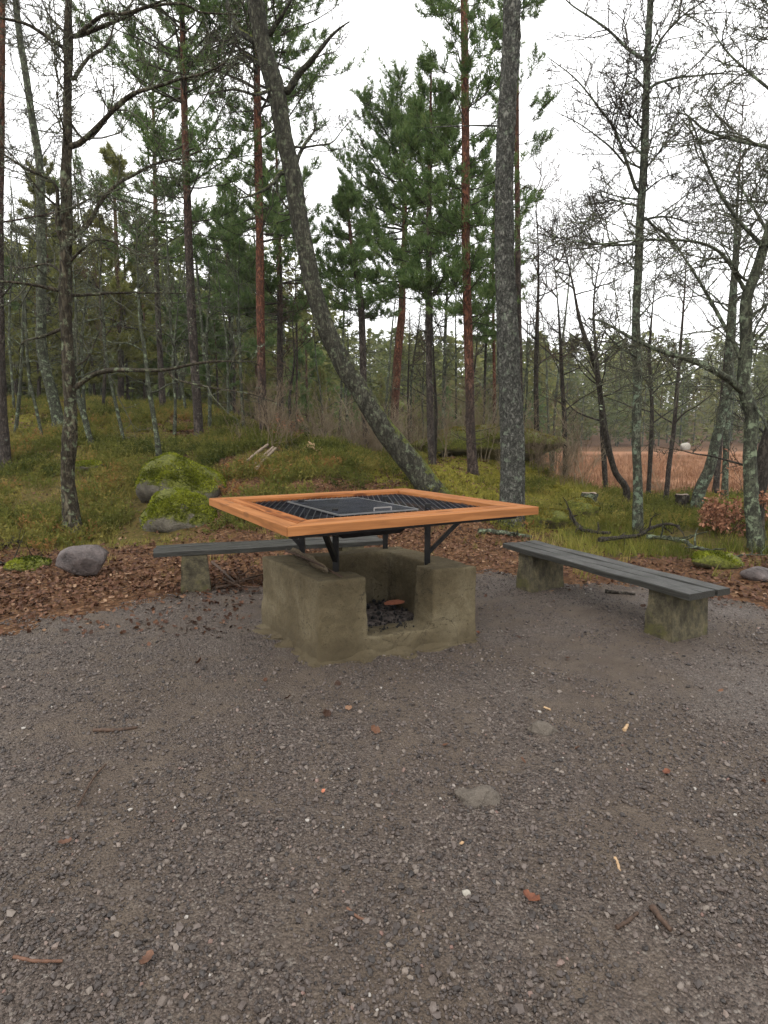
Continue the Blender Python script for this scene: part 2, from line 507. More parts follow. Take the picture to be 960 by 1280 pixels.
    n1, n2 = m.noise(o, 5, 5, .65), m.noise(m.map(o, (6, 6, 4.5)), 2.2, 6, .72)
    c = m.ramp(n2, [(.3, (.022, .019, .013)), (.5, (.062, .054, .034)), (.7, (.135, .115, .066))])
    c = m.mix(m.val(n1, .52, .68), c, (.07, .066, .022))
    m.col(c); m.bump(m.math('ADD', n1, m.noise(o, 60, 3)), .8, .012)
    MAT['block'] = m.m

    m = NT('black_steel', .42, .5)
    m.b.inputs['Metallic'].default_value = .6
    m.col(m.ramp(m.noise(m.obj(), 18, 4), [(.4, (.008, .008, .009)), (.7, (.022, .021, .021))]))
    MAT['steel'] = m.m
    m = NT('grate_steel', .35, .5)
    m.b.inputs['Metallic'].default_value = .8
    m.col(m.ramp(m.noise(m.obj(), 9, 4), [(.35, (.012, .014, .020)), (.7, (.06, .068, .095))]))
    MAT['grate'] = m.m
    m = NT('bright_steel', .3, .5)
    m.b.inputs['Metallic'].default_value = .9
    m.col((.45, .45, .45))
    MAT['bright'] = m.m

    m = NT('ash', .95, .1)
    n = m.noise(m.obj(), 26, 5, .7)
    m.col(m.ramp(n, [(.36, (.018, .016, .015)), (.5, (.075, .062, .056)), (.7, (.17, .145, .13))]))
    m.bump(n, 1, .02)
    MAT['ash'] = m.m
    m = NT('charcoal', .6, .3); m.col((.008, .008, .009)); MAT['char'] = m.m

    def stone(name, stops, mossf=None, rough=.75):
        m = NT(name, rough, .3)
        o = m.obj()
        n1, n2 = m.noise(o, 5, 6, .65, .4), m.noise(o, 38, 4, .7)
        c = m.ramp(n1, stops)
        c = m.mix(.4, c, m.ramp(n2, [(.3, (.4, .4, .4)), (.7, (1, 1, 1))]), 'MULTIPLY')
        if mossf is not None:
            nz = m.n('SeparateXYZ', Vector=m.n('NewGeometry').outputs['Normal']).outputs['Z']
            f = m.val(m.math('ADD', nz, m.math('MULTIPLY', m.noise(o, 4.5, 5, .65), 1.7)), mossf, mossf + .3)
            c = m.mix(f, c, m.ramp(m.noise(o, 24, 4, .7), [(.3, (.028, .034, .005)), (.5, (.085, .092, .011)), (.7, (.16, .165, .022))]))
        m.col(c); m.bump(m.math('ADD', n1, m.math('MULTIPLY', n2, .6)), 1.0, .05)
        return m.m
    MAT['rock'] = stone('grey_rock', [(.32, (.035, .029, .027)), (.5, (.115, .093, .087)), (.7, (.21, .172, .162))], None, .5)
    MAT['mossrock'] = stone('moss_rock', [(.3, (.07, .06, .045)), (.55, (.14, .125, .095)), (.75, (.22, .19, .15))], .9)
    MAT['mosscap'] = stone('moss_cap', [(.3, (.05, .04, .02)), (.6, (.10, .085, .035)), (.8, (.14, .12, .05))], .45)
    MAT['dirtstone'] = stone('dirt_stone', [(.3, (.10, .082, .064)), (.6, (.14, .118, .096)), (.8, (.19, .165, .14))], None, .8)
    MAT['pebble'] = None

    def wood(name, a, b, rough=.7):
        m = NT(name, rough, .25)
        n = m.noise(m.obj(), 40, 4, .6)
        m.col(m.ramp(n, [(.3, a), (.7, b)])); m.bump(n, .6, .004)
        return m.m
    MAT['stick'] = wood('dark_stick', (.025, .016, .011), (.085, .052, .035))
    MAT['chip'] = wood('fresh_chip', (.27, .17, .09), (.42, .29, .17))
    MAT['rust'] = wood('rust_bark', (.06, .030, .019), (.14, .072, .045))
    MAT['deadleaf'] = wood('dead_leaf', (.07, .025, .015), (.16, .06, .03))
    MAT['paleslat'] = wood('weathered_pole', (.15, .11, .08), (.30, .23, .17))
    MAT['slab'] = wood('grey_bark_slab', (.045, .034, .022), (.17, .13, .08))
    MAT['brick'] = wood('brick_red', (.30, .10, .055), (.42, .17, .10))
    MAT['white'] = wood('pale_stone', (.20, .185, .155), (.36, .33, .28))

    # bark
    MAT['bark_dead'] = bark('bark_dead_birch', (.022, .017, .011), (.075, .062, .040), (.17, .15, .105), 12, .3, (.16, .19, .115), .53, None, None, .02)
    MAT['bark_lean'] = bark('bark_leaning', (.028, .026, .019), (.075, .073, .052), (.15, .15, .105), 13, .4, (.15, .175, .11), .55, (1.05, (.13, .15, .022)), None, .02)
    MAT['bark_old'] = bark('bark_old_trunk', (.036, .036, .030), (.15, .15, .128), (.29, .29, .25), 17, .6, (.21, .25, .18), .56, None, None, .035)
    MAT['bark_alder'] = bark('bark_alder', (.028, .030, .022), (.085, .088, .062), (.18, .19, .135), 15, .5, (.17, .22, .15), .50, None, None, .01)
    MAT['bark_lichen'] = bark('bark_lichen', (.035, .036, .026), (.08, .086, .058), (.15, .165, .11), 16, .5, (.20, .245, .155), .52, None, None, .008)
    MAT['bark_dark'] = bark('bark_dark', (.022, .018, .014), (.062, .052, .040), (.13, .115, .088), 14, .4, (.13, .15, .10), .62, None, None, .02)
    MAT['bark_pine'] = bark('bark_pine', (.03, .023, .019), (.085, .062, .05), (.16, .12, .10), 12, .45, (.15, .17, .13), .66, None, (1.6, 3.6, (.19, .078, .045)), .02)
    MAT['bark_pinegrey'] = bark('bark_pine_grey', (.03, .024, .020), (.082, .066, .055), (.15, .125, .105), 12, .45, (.16, .19, .15), .60, None, (4.5, 8.0, (.16, .075, .045)), .02)
    MAT['twig_dark'] = wood('twig_dark', (.018, .016, .012), (.060, .052, .038), .85)
    MAT['twig_grey'] = wood('twig_grey', (.030, .030, .020), (.095, .095, .062), .9)
    MAT['twig_lichen'] = wood('twig_lichen', (.035, .035, .022), (.12, .13, .085), .9)
    MAT['twig_brown'] = wood('twig_brown', (.04, .025, .017), (.11, .070, .046), .85)
    MAT['lichen'] = tinted('lichen_tufts', [(.0, (.12, .14, .085)), (1, (.27, .31, .22))], .95, .1, False)
    MAT['needle'] = tinted('needles', [(.0, (.065, .115, .042)), (.5, (.125, .195, .066)), (1, (.21, .27, .095))], .7, .12, False, .42)
    MAT['needle_olive'] = tinted('needles_olive', [(.0, (.11, .125, .038)), (.5, (.195, .205, .062)), (1, (.28, .27, .10))], .7, .12, False, .42)
    MAT['needle_far'] = tinted('needles_far', [(.0, (.075, .10, .030)), (.5, (.145, .165, .050)), (1, (.22, .215, .072))], .8, .1, False, .35)
    MAT['beech'] = tinted('beech_leaves', [(.0, (.14, .055, .03)), (.5, (.28, .125, .07)), (1, (.42, .22, .13))], .7, .2, False)
    # instanced ground cover
    MAT['i_stone'] = tinted('loose_stones', [(.0, (.018, .0145, .013)), (.3, (.054, .042, .036)), (.6, (.100, .077, .065)), (.82, (.175, .145, .120)), (.93, (.15, .082, .064)), (1, (.30, .275, .245))], .55, .4)
    MAT['i_leaf'] = tinted('litter_leaves', [(.0, (.026, .014, .009)), (.35, (.078, .036, .021)), (.7, (.145, .072, .041)), (1, (.28, .18, .11))], .6, .15)
    MAT['i_grass'] = tinted('grass_blades', [(.0, (.078, .092, .018)), (.5, (.215, .215, .042)), (.85, (.35, .28, .085)), (1, (.42, .32, .15))], .8, .08, True, .3)
    MAT['i_heather'] = tinted('heather_sprigs', [(.0, (.045, .060, .015)), (.5, (.155, .162, .038)), (.85, (.26, .215, .06)), (1, (.30, .155, .06))], .85, .06, True, .3)
    MAT['i_moss'] = tinted('moss_tufts', [(.0, (.06, .06, .010)), (.5, (.17, .155, .024)), (1, (.30, .26, .05))], .9, .1)
    MAT['i_brush'] = tinted('brush_stems', [(.0, (.10, .075, .048)), (.5, (.19, .145, .095)), (1, (.29, .24, .165))], .9, .15)
    MAT['i_sedge'] = tinted('sedge_blades', [(.0, (.15, .075, .042)), (.5, (.26, .135, .075)), (1, (.38, .23, .135))], .9, .1)

make_setting_materials()

# ------------------------------------------------------------------ the ground
def moss_w(x, y):
    px = 480 + F_PX * x / np.maximum(y, .6)
    a = np.exp(-((px - 600) / 105) ** 2) * sstep(8.6, 10, y) * sstep(30, 20, y)
    b = np.exp(-((px - 455) / 60) ** 2) * sstep(9.5, 11.5, y) * sstep(26, 18, y) * .75
    c = np.exp(-((px - 690) / 40) ** 2) * sstep(8.5, 10, y) * sstep(15, 13, y) * .7
    e = sstep(290, 100, px) * sstep(13, 17, y) * .5
    return np.clip(a + b + c + e, 0, 1)

def grass_w(x, y):
    px = 480 + F_PX * x / np.maximum(y, .6)
    l = .85 * sstep(300, 200, px) * sstep(7.0, 8.6, y) * sstep(24, 14, y)
    r = sstep(650, 730, px) * sstep(6.8, 7.8, y) * sstep(15.0, 12.8, y)
    m = sstep(250, 330, px) * sstep(480, 380, px) * sstep(10.2, 11.2, y) * .8
    return np.clip(l + r + m + sstep(30, 45, y) * .8 * sstep(640, 560, px), 0, 1)

def grid_axis(lo, hi, n, c, k):
    a, b = math.asinh((lo - c) / k), math.asinh((hi - c) / k)
    return c + k * np.sinh(np.linspace(a, b, n))

def build_ground():
    xs = grid_axis(-700, 700, 300, 0, 4.5)
    ys = grid_axis(-500, 700, 330, 9, 5.5)
    X, Y = np.meshgrid(xs, ys)
    Zg = height(X, Y)
    rim = gravel_rim(X, Y)
    under = (Y < rim - .25) & (np.abs(X) < 7.6) & (Y > -3.8)
    Zg = Zg - np.where(under, .05, 0)
    v = np.stack([X, Y, Zg], -1).reshape(-1, 3)
    nx, ny = len(xs), len(ys)
    i, j = np.meshgrid(np.arange(nx - 1), np.arange(ny - 1))
    a = (j * nx + i).ravel()
    f = np.stack([a, a + 1, a + nx + 1, a + nx], 1)
    mb = MB(); mb.add(v, f)
    o = mb.build('ground', MAT['floor'])
    me = o.data
    for nm, w in (('moss', moss_w(X, Y)), ('grass', grass_w(X, Y))):
        at = me.attributes.new(nm, 'FLOAT', 'POINT'); at.data.foreach_set('value', w.ravel().astype(np.float32))
    tag(o, kind='structure')
    # gravel yard
    xs = np.arange(-7.5, 7.51, .06); ys = np.arange(-3.7, 7.2, .06)
    X, Y = np.meshgrid(xs, ys)
    Zv = height(X, Y) + .012 + (fbm(X * 2.3, Y * 2.3, 77) - .5) * .03
    nx = len(xs)
    ok = (Y < gravel_rim(X, Y) + (fbm(X * 1.6, Y * 1.6, 3, 4) - .5) * .9)
    i, j = np.meshgrid(np.arange(nx - 1), np.arange(len(ys) - 1))
    keep = ok[:-1, :-1]
    a = (j * nx + i)[keep]
    f = np.stack([a, a + 1, a + nx + 1, a + nx], 1)
    v = np.stack([X, Y, Zv], -1).reshape(-1, 3)
    used = np.unique(f); re = np.full(len(v), -1); re[used] = np.arange(len(used))
    o = MB().add(v[used], re[f]).build('gravel_yard', MAT['gravel'])
    tag(o, kind='structure')
    # lake and its sedge bog
    def sheet(name, x0, x1, y0, y1, z, mat, hole=None):
        xs = np.linspace(x0, x1, 90); ys = y0 * (y1 / y0) ** np.linspace(0, 1, 60)
        X, Y = np.meshgrid(xs, ys); nx = len(xs)
        i, j = np.meshgrid(np.arange(nx - 1), np.arange(len(ys) - 1))
        k = np.ones_like(i, bool) if hole is None else hole(X, Y)[:-1, :-1]
        a = (j * nx + i)[k]
        o = MB().add(np.stack([X, Y, np.full_like(X, z)], -1).reshape(-1, 3), np.stack([a, a + 1, a + nx + 1, a + nx], 1)).build(name, mat)
        return tag(o, kind='structure')
    sheet('lake_water', -10, 260, 15.5, 118, -.56, MAT['water'])
    def bog(X, Y):
        px = 480 + F_PX * X / Y
        shore = 22.0 + (fbm(px * .02, Y * .3, 8) - .5) * 9 + sstep(760, 700, px) * -6 + 9 * np.exp(-((px - 752) / 26) ** 2) + 5 * np.exp(-((px - 940) / 40) ** 2)
        return (Y > shore) & ~((np.abs(Y - 92) < 2.4) & (fbm(X * .05, Y * .4, 2) > .45))
    sheet('sedge_bog', 2, 240, 17, 112, -.47, MAT['sedge'], bog)
build_ground()

# ------------------------------------------------------------------ fire pit (hand-plastered, open to the front)
PF, PR, PL = np.array([-.439, 3.762]), np.array([.694, 4.223]), np.array([-.997, 4.608])
PB = np.array([.140, 5.060])
PIT_H = .60

def pit_xy(s, t):
    return (PF * (1 - s) + PR * s) * (1 - t) + (PL * (1 - s) + PB * s) * t

def build_pit():
    root = thing('fire_pit', 'low square fire pit of rough brown mortar with an open front', 'fire pit', (*pit_xy(.5, .5), 0))
    E = []
    n0, n1 = .285, .705
    cells_s = [0, .19, n0, n1, .80, 1.0]
    cells_t = [0, .23, .80, 1.0]
    hgt = np.full((5, 3), PIT_H)
    hgt[1:4, 1] = .11
    hgt[2, 0] = .165
    sl, tl = [], []
    def dbl(c):
        out = [c[0]]
        for a, b in zip(c[:-1], c[1:]):
            k = max(2, int((b - a) / .06))
            out += [a + .004] + list(np.linspace(a + .004, b - .004, k)[1:-1]) + [b - .004]
        return out + [c[-1]]
    S, T = dbl(cells_s), dbl(cells_t)
    def h(s, t):
        i = min(4, max(0, np.searchsorted(cells_s, s) - 1)); j = min(2, max(0, np.searchsorted(cells_t, t) - 1))
        return hgt[i, j]
    # closed solid: top surface + skirt + bottom
    ns, ntt = len(S), len(T)
    top = np.array([[*pit_xy(s, t), h(s, t)] for t in T for s in S])
    bot = top.copy(); bot[:, 2] = -.08
    cen = pit_xy(.5, .5)
    bot[:, :2] = cen + (bot[:, :2] - cen) * 1.02
    f = []
    for j in range(ntt - 1):
        for i in range(ns - 1):
            a = j * ns + i
            f.append([a, a + 1, a + ns + 1, a + ns])
            b = a + ns * ntt
            f.append([b, b + ns, b + ns + 1, b + 1])
    N = ns * ntt
    ring = [i for i in range(ns)] + [j * ns + ns - 1 for j in range(1, ntt)] + [(ntt - 1) * ns + i for i in range(ns - 2, -1, -1)] + [j * ns for j in range(ntt - 2, 0, -1)]
    for a, b in zip(ring, ring[1:] + ring[:1]):
        f.append([a, a + N, b + N, b])
    tmp = MB().add(np.vstack([top, bot]), f).build('tmp_pit', None)
    md = tmp.modifiers.new('r', 'REMESH'); md.mode = 'VOXEL'; md.voxel_size = .013
    dg = bpy.context.evaluated_depsgraph_get(); dg.update()
    me = bpy.data.meshes.new_from_object(tmp.evaluated_get(dg))
    bpy.data.objects.remove(tmp)
    nv = len(me.vertices)
    v = np.empty(nv * 3, np.float32); me.vertices.foreach_get('co', v); v = v.reshape(-1, 3).astype(float)
    ed = np.empty(len(me.edges) * 2, np.int32); me.edges.foreach_get('vertices', ed); ed = ed.reshape(-1, 2)
    for _ in range(1):            # soften the trowelled edges
        acc = np.zeros_like(v); cnt = np.zeros(nv)
        np.add.at(acc, ed[:, 0], v[ed[:, 1]]); np.add.at(acc, ed[:, 1], v[ed[:, 0]])
        np.add.at(cnt, ed[:, 0], 1); np.add.at(cnt, ed[:, 1], 1)
        v = v * .4 + .6 * acc / cnt[:, None]
    nr = np.zeros_like(v)
    me.vertices.foreach_set('co', v.astype(np.float32).ravel()); me.update()
    nn = np.empty(nv * 3, np.float32); me.vertices.foreach_get('normal', nn); nn = nn.reshape(-1, 3)
    dis = np.array([mnoise.noise(Vector(p) * 3.2) * .014 + mnoise.noise(Vector(p) * 11) * .006 + mnoise.noise(Vector(p) * 34) * .0042 for p in v])
    v = v + nn * dis[:, None]
    # soot: vertices inside the hearth
    c0 = pit_xy(.5, .5)
    inside = np.zeros(nv)
    A = np.array([PR - PF, PL - PF]).T; Ai = np.linalg.inv(A)
    st = (v[:, :2] - PF) @ Ai.T
    ins = (st[:, 0] > .15) & (st[:, 0] < .84) & (st[:, 1] > .17) & (st[:, 1] < .83) & (v[:, 2] < PIT_H - .03)
    so_ = np.where(ins, np.clip(1.0 - (v[:, 2] - .12) / .42, .12, 1) * np.clip(.3 + st[:, 1] * .8, 0, 1), 0)
    so_ = np.where(ins & (st[:, 0] > .7), so_ * .4, so_)
    at = me.attributes.new('soot', 'FLOAT', 'POINT'); at.data.foreach_set('value', so_.astype(np.float32))
    v = v - np.array(root.location)
    me.vertices.foreach_set('co', v.astype(np.float32).ravel())
    me.materials.clear(); me.materials.append(MAT['mortar'])
    me.polygons.foreach_set('use_smooth', np.full(len(me.polygons), True)); me.update(); me.name = 'mortar_wall'
    o = bpy.data.objects.new('mortar_wall', me); COL.objects.link(o); o.parent = root
    # mortar slopped round the foot
    n, rr = 120, 9
    mb = MB(); V = []
    for k in range(n):
        u = k / n * 4
        side, w = int(u), u - int(u)
        cs = [(0, 0), (1, 0), (1, 1), (0, 1), (0, 0)]
        s, t = np.array(cs[side]) * (1 - w) + np.array(cs[side + 1]) * w
        p = pit_xy(s, t); d = p - cen
        ext = .025 + .10 * (vnoise(k * .33, 1.0, 4) > .5) * (.6 + .6 * vnoise(k * 1.3, 2, 9)) + .03 * vnoise(k * .9, 7, 3) + (.13 * max(0, vnoise(k * .6, 5, 2) - .4) if side in (0, 3) else 0)
        if side == 0: ext += .05 * vnoise(k * .55, 9, 6)
        for q in range(rr):
            g = q / (rr - 1)
            pos = p - d * .03 + d / np.linalg.norm(d) * (ext * g)
            zz = hz(*pos) + .010 + .060 * (1 - g) ** 2.4 * (.6 + .8 * vnoise(k * .3, g * 2, 8)) * (1 if g < 1 else 0) + (.030 * (vnoise(k * .55, q * .8, 12) - .35) if g < 1 else -.02)
            V.append([*pos, zz])
    fq = [[k * rr + q, k * rr + q + 1, ((k + 1) % n) * rr + q + 1, ((k + 1) % n) * rr + q] for k in range(n) for q in range(rr - 1)]
    mb.add(V, [list(reversed(x)) for x in fq])
    mb.build('mortar_spill', MAT['mortar'], root)
    # ash bed and charcoal
    gs, gt = np.meshgrid(np.linspace(.17, .82, 36), np.linspace(.12, .82, 36))
    P = (PF * (1 - gs)[..., None] + PR * gs[..., None]) * (1 - gt)[..., None] + (PL * (1 - gs)[..., None] + PB * gs[..., None]) * gt[..., None]
    Zz = .130 + .04 * sstep(.15, .6, gt) + (fbm(P[..., 0] * 8, P[..., 1] * 8, 5) - .5) * .05
    a = (np.arange(35)[:, None] * 36 + np.arange(35)[None, :]).ravel()
    MB().add(np.concatenate([P, Zz[..., None]], -1).reshape(-1, 3), np.stack([a, a + 1, a + 37, a + 36], 1)).build('ash_bed', MAT['ash'], root)
    rng = np.random.default_rng(4)
    iv, if_ = ico(1)
    mb = MB()
    for k in range(230):
        s, t = rng.uniform(.2, .8), (rng.uniform(.2, .8) if k < 185 else rng.uniform(.06, .22))
        if t < .22: s = rng.uniform(.31, .63)
        p = pit_xy(s, t); r = rng.uniform(.005, .018) * (.6 + .7 * t) if t > .24 else rng.uniform(.004, .011)
        z = .135 + .04 * float(sstep(.15, .6, t)) if t > .24 else .171
        mb.add(iv * rng.uniform(.5, 1.3, 3) * r * rng.uniform(.7, 1.3, (len(iv), 1)) + [p[0], p[1], z + r * .4], if_)
    tag(mb.build('charcoal', MAT['char'], root, False), kind='stuff')
    # red bark chip lying on the ash
    p = at_z(495, 753, .215)
    c = thing('bark_chip', 'reddish chip of wood lying on the ash in the fire pit', 'wood chip', p)
    mb = MB()
    ol = np.array([[-.10, -.02], [-.04, -.045], [.05, -.04], [.085, -.015], [.06, .035], [-.02, .04], [-.07, .03]])
    v = [[x, y, .012 + x * .1] for x, y in ol] + [[x * .9, y * .9, -.006 + x * .1] for x, y in ol]
    k = len(ol)
    mb.add(np.array(v) + p, [[i, (i + 1) % k, k + (i + 1) % k, k + i] for i in range(k)])
    mb.add(np.array(v) + p, [[0, i, i + 1] for i in range(1, k - 1)])
    mb.build('chip', MAT['brick'], c, False)
build_pit()

# ------------------------------------------------------------------ grill table standing on the pit walls
T_C, T_YAW, T_A, T_B, T_Z = np.array([-.165, 4.53]), R(30.2), 1.965, 1.835, 1.05

def build_table():
    root = thing('grill_table', 'new orange larch frame table round a black barbecue grate on steel posts', 'barbecue table', (*T_C, 0), rz=T_YAW)
    th, wd, gap, mg = .056, .106, .005, .004
    hx, hy = T_A / 2, T_B / 2
    k, q = math.cos(T_YAW), math.sin(T_YAW)
    def wl(p):
        p = np.asarray(p, float).reshape(-1, 3)
        return np.stack([T_C[0] + p[:, 0] * k - p[:, 1] * q, T_C[1] + p[:, 0] * q + p[:, 1] * k, p[:, 2]], 1)
    rng = random.Random(3)
    for side in range(4):
        L0, off0 = (hx, hy) if side % 2 == 0 else (hy, hx)
        for ring in range(2):
            o0, o1 = off0 - ring * (wd + gap), off0 - ring * (wd + gap) - wd
            l0, l1 = L0 - ring * (wd + gap) - mg * .5, L0 - ring * (wd + gap) - wd - mg * .5
            dz = rng.uniform(-.002, .002)
            b = .004
            # mitred board with eased edges
            ol = [(-l0, -o0), (l0, -o0), (l1, -o1), (-l1, -o1)]
            ins = [(-l0 + b * 1.5, -o0 + b), (l0 - b * 1.5, -o0 + b), (l1 - b * .4, -o1 - b), (-l1 + b * .4, -o1 - b)]
            V = [(x, y, -th) for x, y in ol] + [(x, y, -b) for x, y in ol] + [(x, y, 0) for x, y in ins]
            V = np.array(V); cy = -(o0 + o1) / 2
            Vl = V - [0, cy, 0]
            mb = MB(); mb.add(Vl, [[3, 2, 1, 0], [8, 9, 10, 11]] + [[i, (i + 1) % 4, 4 + (i + 1) % 4, 4 + i] for i in range(4)] + [[4 + i, 4 + (i + 1) % 4, 8 + (i + 1) % 4, 8 + i] for i in range(4)])
            ob = bpy.data.objects.new('board', mb.mesh('board', MAT['larch'], smooth=False))
            COL.objects.link(ob); ob.parent = root
            ob.location = Vector((0, cy, T_Z + dz)); 
            a = side * math.pi / 2
            ob.location = Matrix.Rotation(a, 4, 'Z') @ ob.location
            ob.rotation_euler = (0, 0, a)
    ix, iy = hx - 2 * wd - gap, hy - 2 * wd - gap          # inner opening
    # steel bearers under the boards
    zb = T_Z - th - .004
    for s in (-1, 1):
        MB().bar(wl([-hx + .08, s * (hy - .17), zb - .02])[0], wl([hx - .08, s * (hy - .17), zb - .02])[0], .05, .04).build('bearer', MAT['steel'], root, False)
        MB().bar(wl([s * (hx - .17), -hy + .20, zb - .022])[0], wl([s * (hx - .17), hy - .20, zb - .022])[0], .05, .04).build('bearer', MAT['steel'], root, False)
    # opening frame + diamond grate
    fr = MB()
    for s in (-1, 1):
        fr.bar(wl([-ix - .02, s * (iy + .012), zb + .012])[0], wl([ix + .02, s * (iy + .012), zb + .012])[0], .03, .02)
        fr.bar(wl([s * (ix + .012), -iy, zb + .010])[0], wl([s * (ix + .012), iy, zb + .010])[0], .03, .02)
    fr.build('grate_frame', MAT['steel'], root, False)
    g = MB(); zg = T_Z - .028
    stp = .052
    for sgn in (-1, 1):
        c = -(ix + iy * 2)
        while c < ix + iy * 2:
            # line x = c + sgn*0.5*y
            pts = []
            y0, y1 = -iy, iy
            xa, xb = c + sgn * .5 * y0, c + sgn * .5 * y1
            lo, hi = 0.0, 1.0
            dx = xb - xa
            ta, tb = sorted(((-ix - xa) / dx, (ix - xa) / dx))
            lo, hi = max(0, ta), min(1, tb)
            if hi - lo > .02:
                A = [xa + dx * lo, y0 + (y1 - y0) * lo, zg + sgn * .0015]; B = [xa + dx * hi, y0 + (y1 - y0) * hi, zg + sgn * .0015]
                g.bar(wl(A)[0], wl(B)[0], .0065, .004)
            c += stp
    g.build('diamond_grate', MAT['grate'], root, False)
    # cooking grid of fine bars in the middle, with two wire handles
    gx0, gx1, gy0, gy1 = -.47, .17, -.53, .42
    m = MB(); zc = T_Z - .012
    for y in np.arange(gy0, gy1, .0125):
        m.bar(wl([gx0, y, zc])[0], wl([gx1, y, zc])[0], .006, .006)
    cg = m.build('cooking_grid', MAT['grate'], root, False)
    m = MB()
    for a, b in (((gx0, gy0), (gx1, gy0)), ((gx1, gy0), (gx1, gy1)), ((gx1, gy1), (gx0, gy1)), ((gx0, gy1), (gx0, gy0))):
        m.bar(wl([*a, zc])[0], wl([*b, zc])[0], .010, .010)
    m.build('grid_rim', MAT['bright'], cg, False)
    for cx in (-.11,):
        m = MB(); y = gy0 + .03
        for a, b in (((cx - .07, y, zc + .006), (cx - .07, y, zc + .028)), ((cx - .07, y, zc + .028), (cx + .07, y, zc + .028)), ((cx + .07, y, zc + .028), (cx + .07, y, zc + .006))):
            m.bar(wl(a)[0], wl(b)[0], .008, .008)
        m.build('handle', MAT['bright'], cg, False)
    # sheet-steel catch tray hanging below the opening
    m = MB()
    tz = zb - .005
    a = np.array([(-.62, -.68, tz), (.06, -.68, tz), (.06, .50, tz), (-.62, .50, tz)])
    c = np.array([(-.50, -.65, tz - .085), (-.06, -.65, tz - .085), (-.06, .44, tz - .085), (-.50, .44, tz - .085)])
    v = wl(np.vstack([a, c, a + [0, 0, 0], c + [0, 0, .004]]))
    m.add(v, [[i, 4 + i, 4 + (i + 1) % 4, (i + 1) % 4] for i in range(4)] + [[4, 7, 6, 5]] + [[8 + (i + 1) % 4, 12 + (i + 1) % 4, 12 + i, 8 + i] for i in range(4)] + [[12, 13, 14, 15]])
    m.build('catch_tray', MAT['steel'], root, False)
    # posts on the walls and braces running up to the corners
    posts = [(-.669, 4.640), (-.346, 4.066), (.334, 4.364), (.011, 4.938)]
    corners = wl([(-hx + .22, hy - .22, zb - .03), (-hx + .24, -hy + .24, zb - .03), (hx - .24, -hy + .26, zb - .03), (hx - .24, hy - .24, zb - .03)])
    for (x, y), c in zip(posts, corners):
        MB().bar((x, y, PIT_H - .06), (x, y, T_Z + .006), .044, .044).build('post', MAT['steel'], root, False)
        e = np.array([x, y, PIT_H + .07])
        d = c[:2] - e[:2]; d = d / np.linalg.norm(d)
        top = np.array([*(e[:2] + d * min(.30, np.linalg.norm(c[:2] - e[:2]))), zb - .004])
        MB().bar(e, top, .036, .03).build('brace', MAT['steel'], root, False)
build_table()

# things lying on the left wall of the pit
def build_wall_bark():
    p = at_z(388, 703, PIT_H + .01)
    c = thing('bark_slab', 'curled grey bark strip lying on the left wall of the fire pit', 'bark', p)
    A, B = at_z(362, 690, PIT_H + .02), at_z(408, 717, PIT_H + .02)
    ax = (B - A) / np.linalg.norm(B - A); n = np.cross([0, 0, 1], ax)
    V = []; nl, nc = 14, 7
    for i in range(nl):
        t = i / (nl - 1); w = .052 * (math.sin(math.pi * (.12 + .83 * t)) ** .6) * (1 + .25 * math.sin(t * 17))
        for j in range(nc):
            u = j / (nc - 1) * 2 - 1
            V.append(A + (B - A) * t + n * u * w + np.array([0, 0, .004 + .022 * u * u + .01 * (1 - t) + .004 * math.sin(9 * t + 3 * u)]))
    f = [[i * nc + j, i * nc + j + 1, (i + 1) * nc + j + 1, (i + 1) * nc + j] for i in range(nl - 1) for j in range(nc - 1)]
    V = np.array(V); V2 = V - [0, 0, .006]
    m = MB().add(V, f); m.add(V2, [list(reversed(x)) for x in f])
    m.build('bark', MAT['slab'], c)
    A, B = at_z(357, 688, PIT_H + .05), at_z(427, 721, PIT_H + .018)
    P = resample([A, A + (B - A) * .5 + [0, .01, .01], B], 12)
    c = thing('stick', 'dark stick resting against the bark strip on the pit wall', 'stick', A)
    MB().tubes(P[None], np.linspace(.009, .007, 12)[None], 6, wob=.2, cap=True).build('twig', MAT['stick'], c)
build_wall_bark()

# ------------------------------------------------------------------ benches
def frustum(mb, c, dx, dy, h, rz, tx, ty, seed):
    """rough cast block, tapering upwards, with a little wobble"""
    n = 7
    rng = np.random.default_rng(seed)
    k, q = math.cos(rz), math.sin(rz)
    V = []; F = []
    def face(fun):
        b = len(V)
        for j in range(n):
            for i in range(n):
                x, y, z = fun(i / (n - 1) * 2 - 1, j / (n - 1) * 2 - 1)
                t = (z + 1) / 2
                X, Y, Zz = x * dx / 2 * (1 - (1 - tx) * t), y * dy / 2 * (1 - (1 - ty) * t), t * h
                r = mnoise.noise(Vector((X * 9 + seed, Y * 9, Zz * 9))) * .012
                ed = max(abs(x), abs(y))
                X *= 1 + r / .2; Y *= 1 + r / .2
                V.append([c[0] + X * k - Y * q, c[1] + X * q + Y * k, c[2] + Zz])
        for j in range(n - 1):
            for i in range(n - 1):
                a = b + j * n + i
                F.append([a, a + 1, a + n + 1, a + n])
    face(lambda u, v: (u, -1, v)); face(lambda u, v: (-u, 1, v)); face(lambda u, v: (-1, -u, v)); face(lambda u, v: (1, u, v)); face(lambda u, v: (u, v, 1))
    mb.add(V, F)

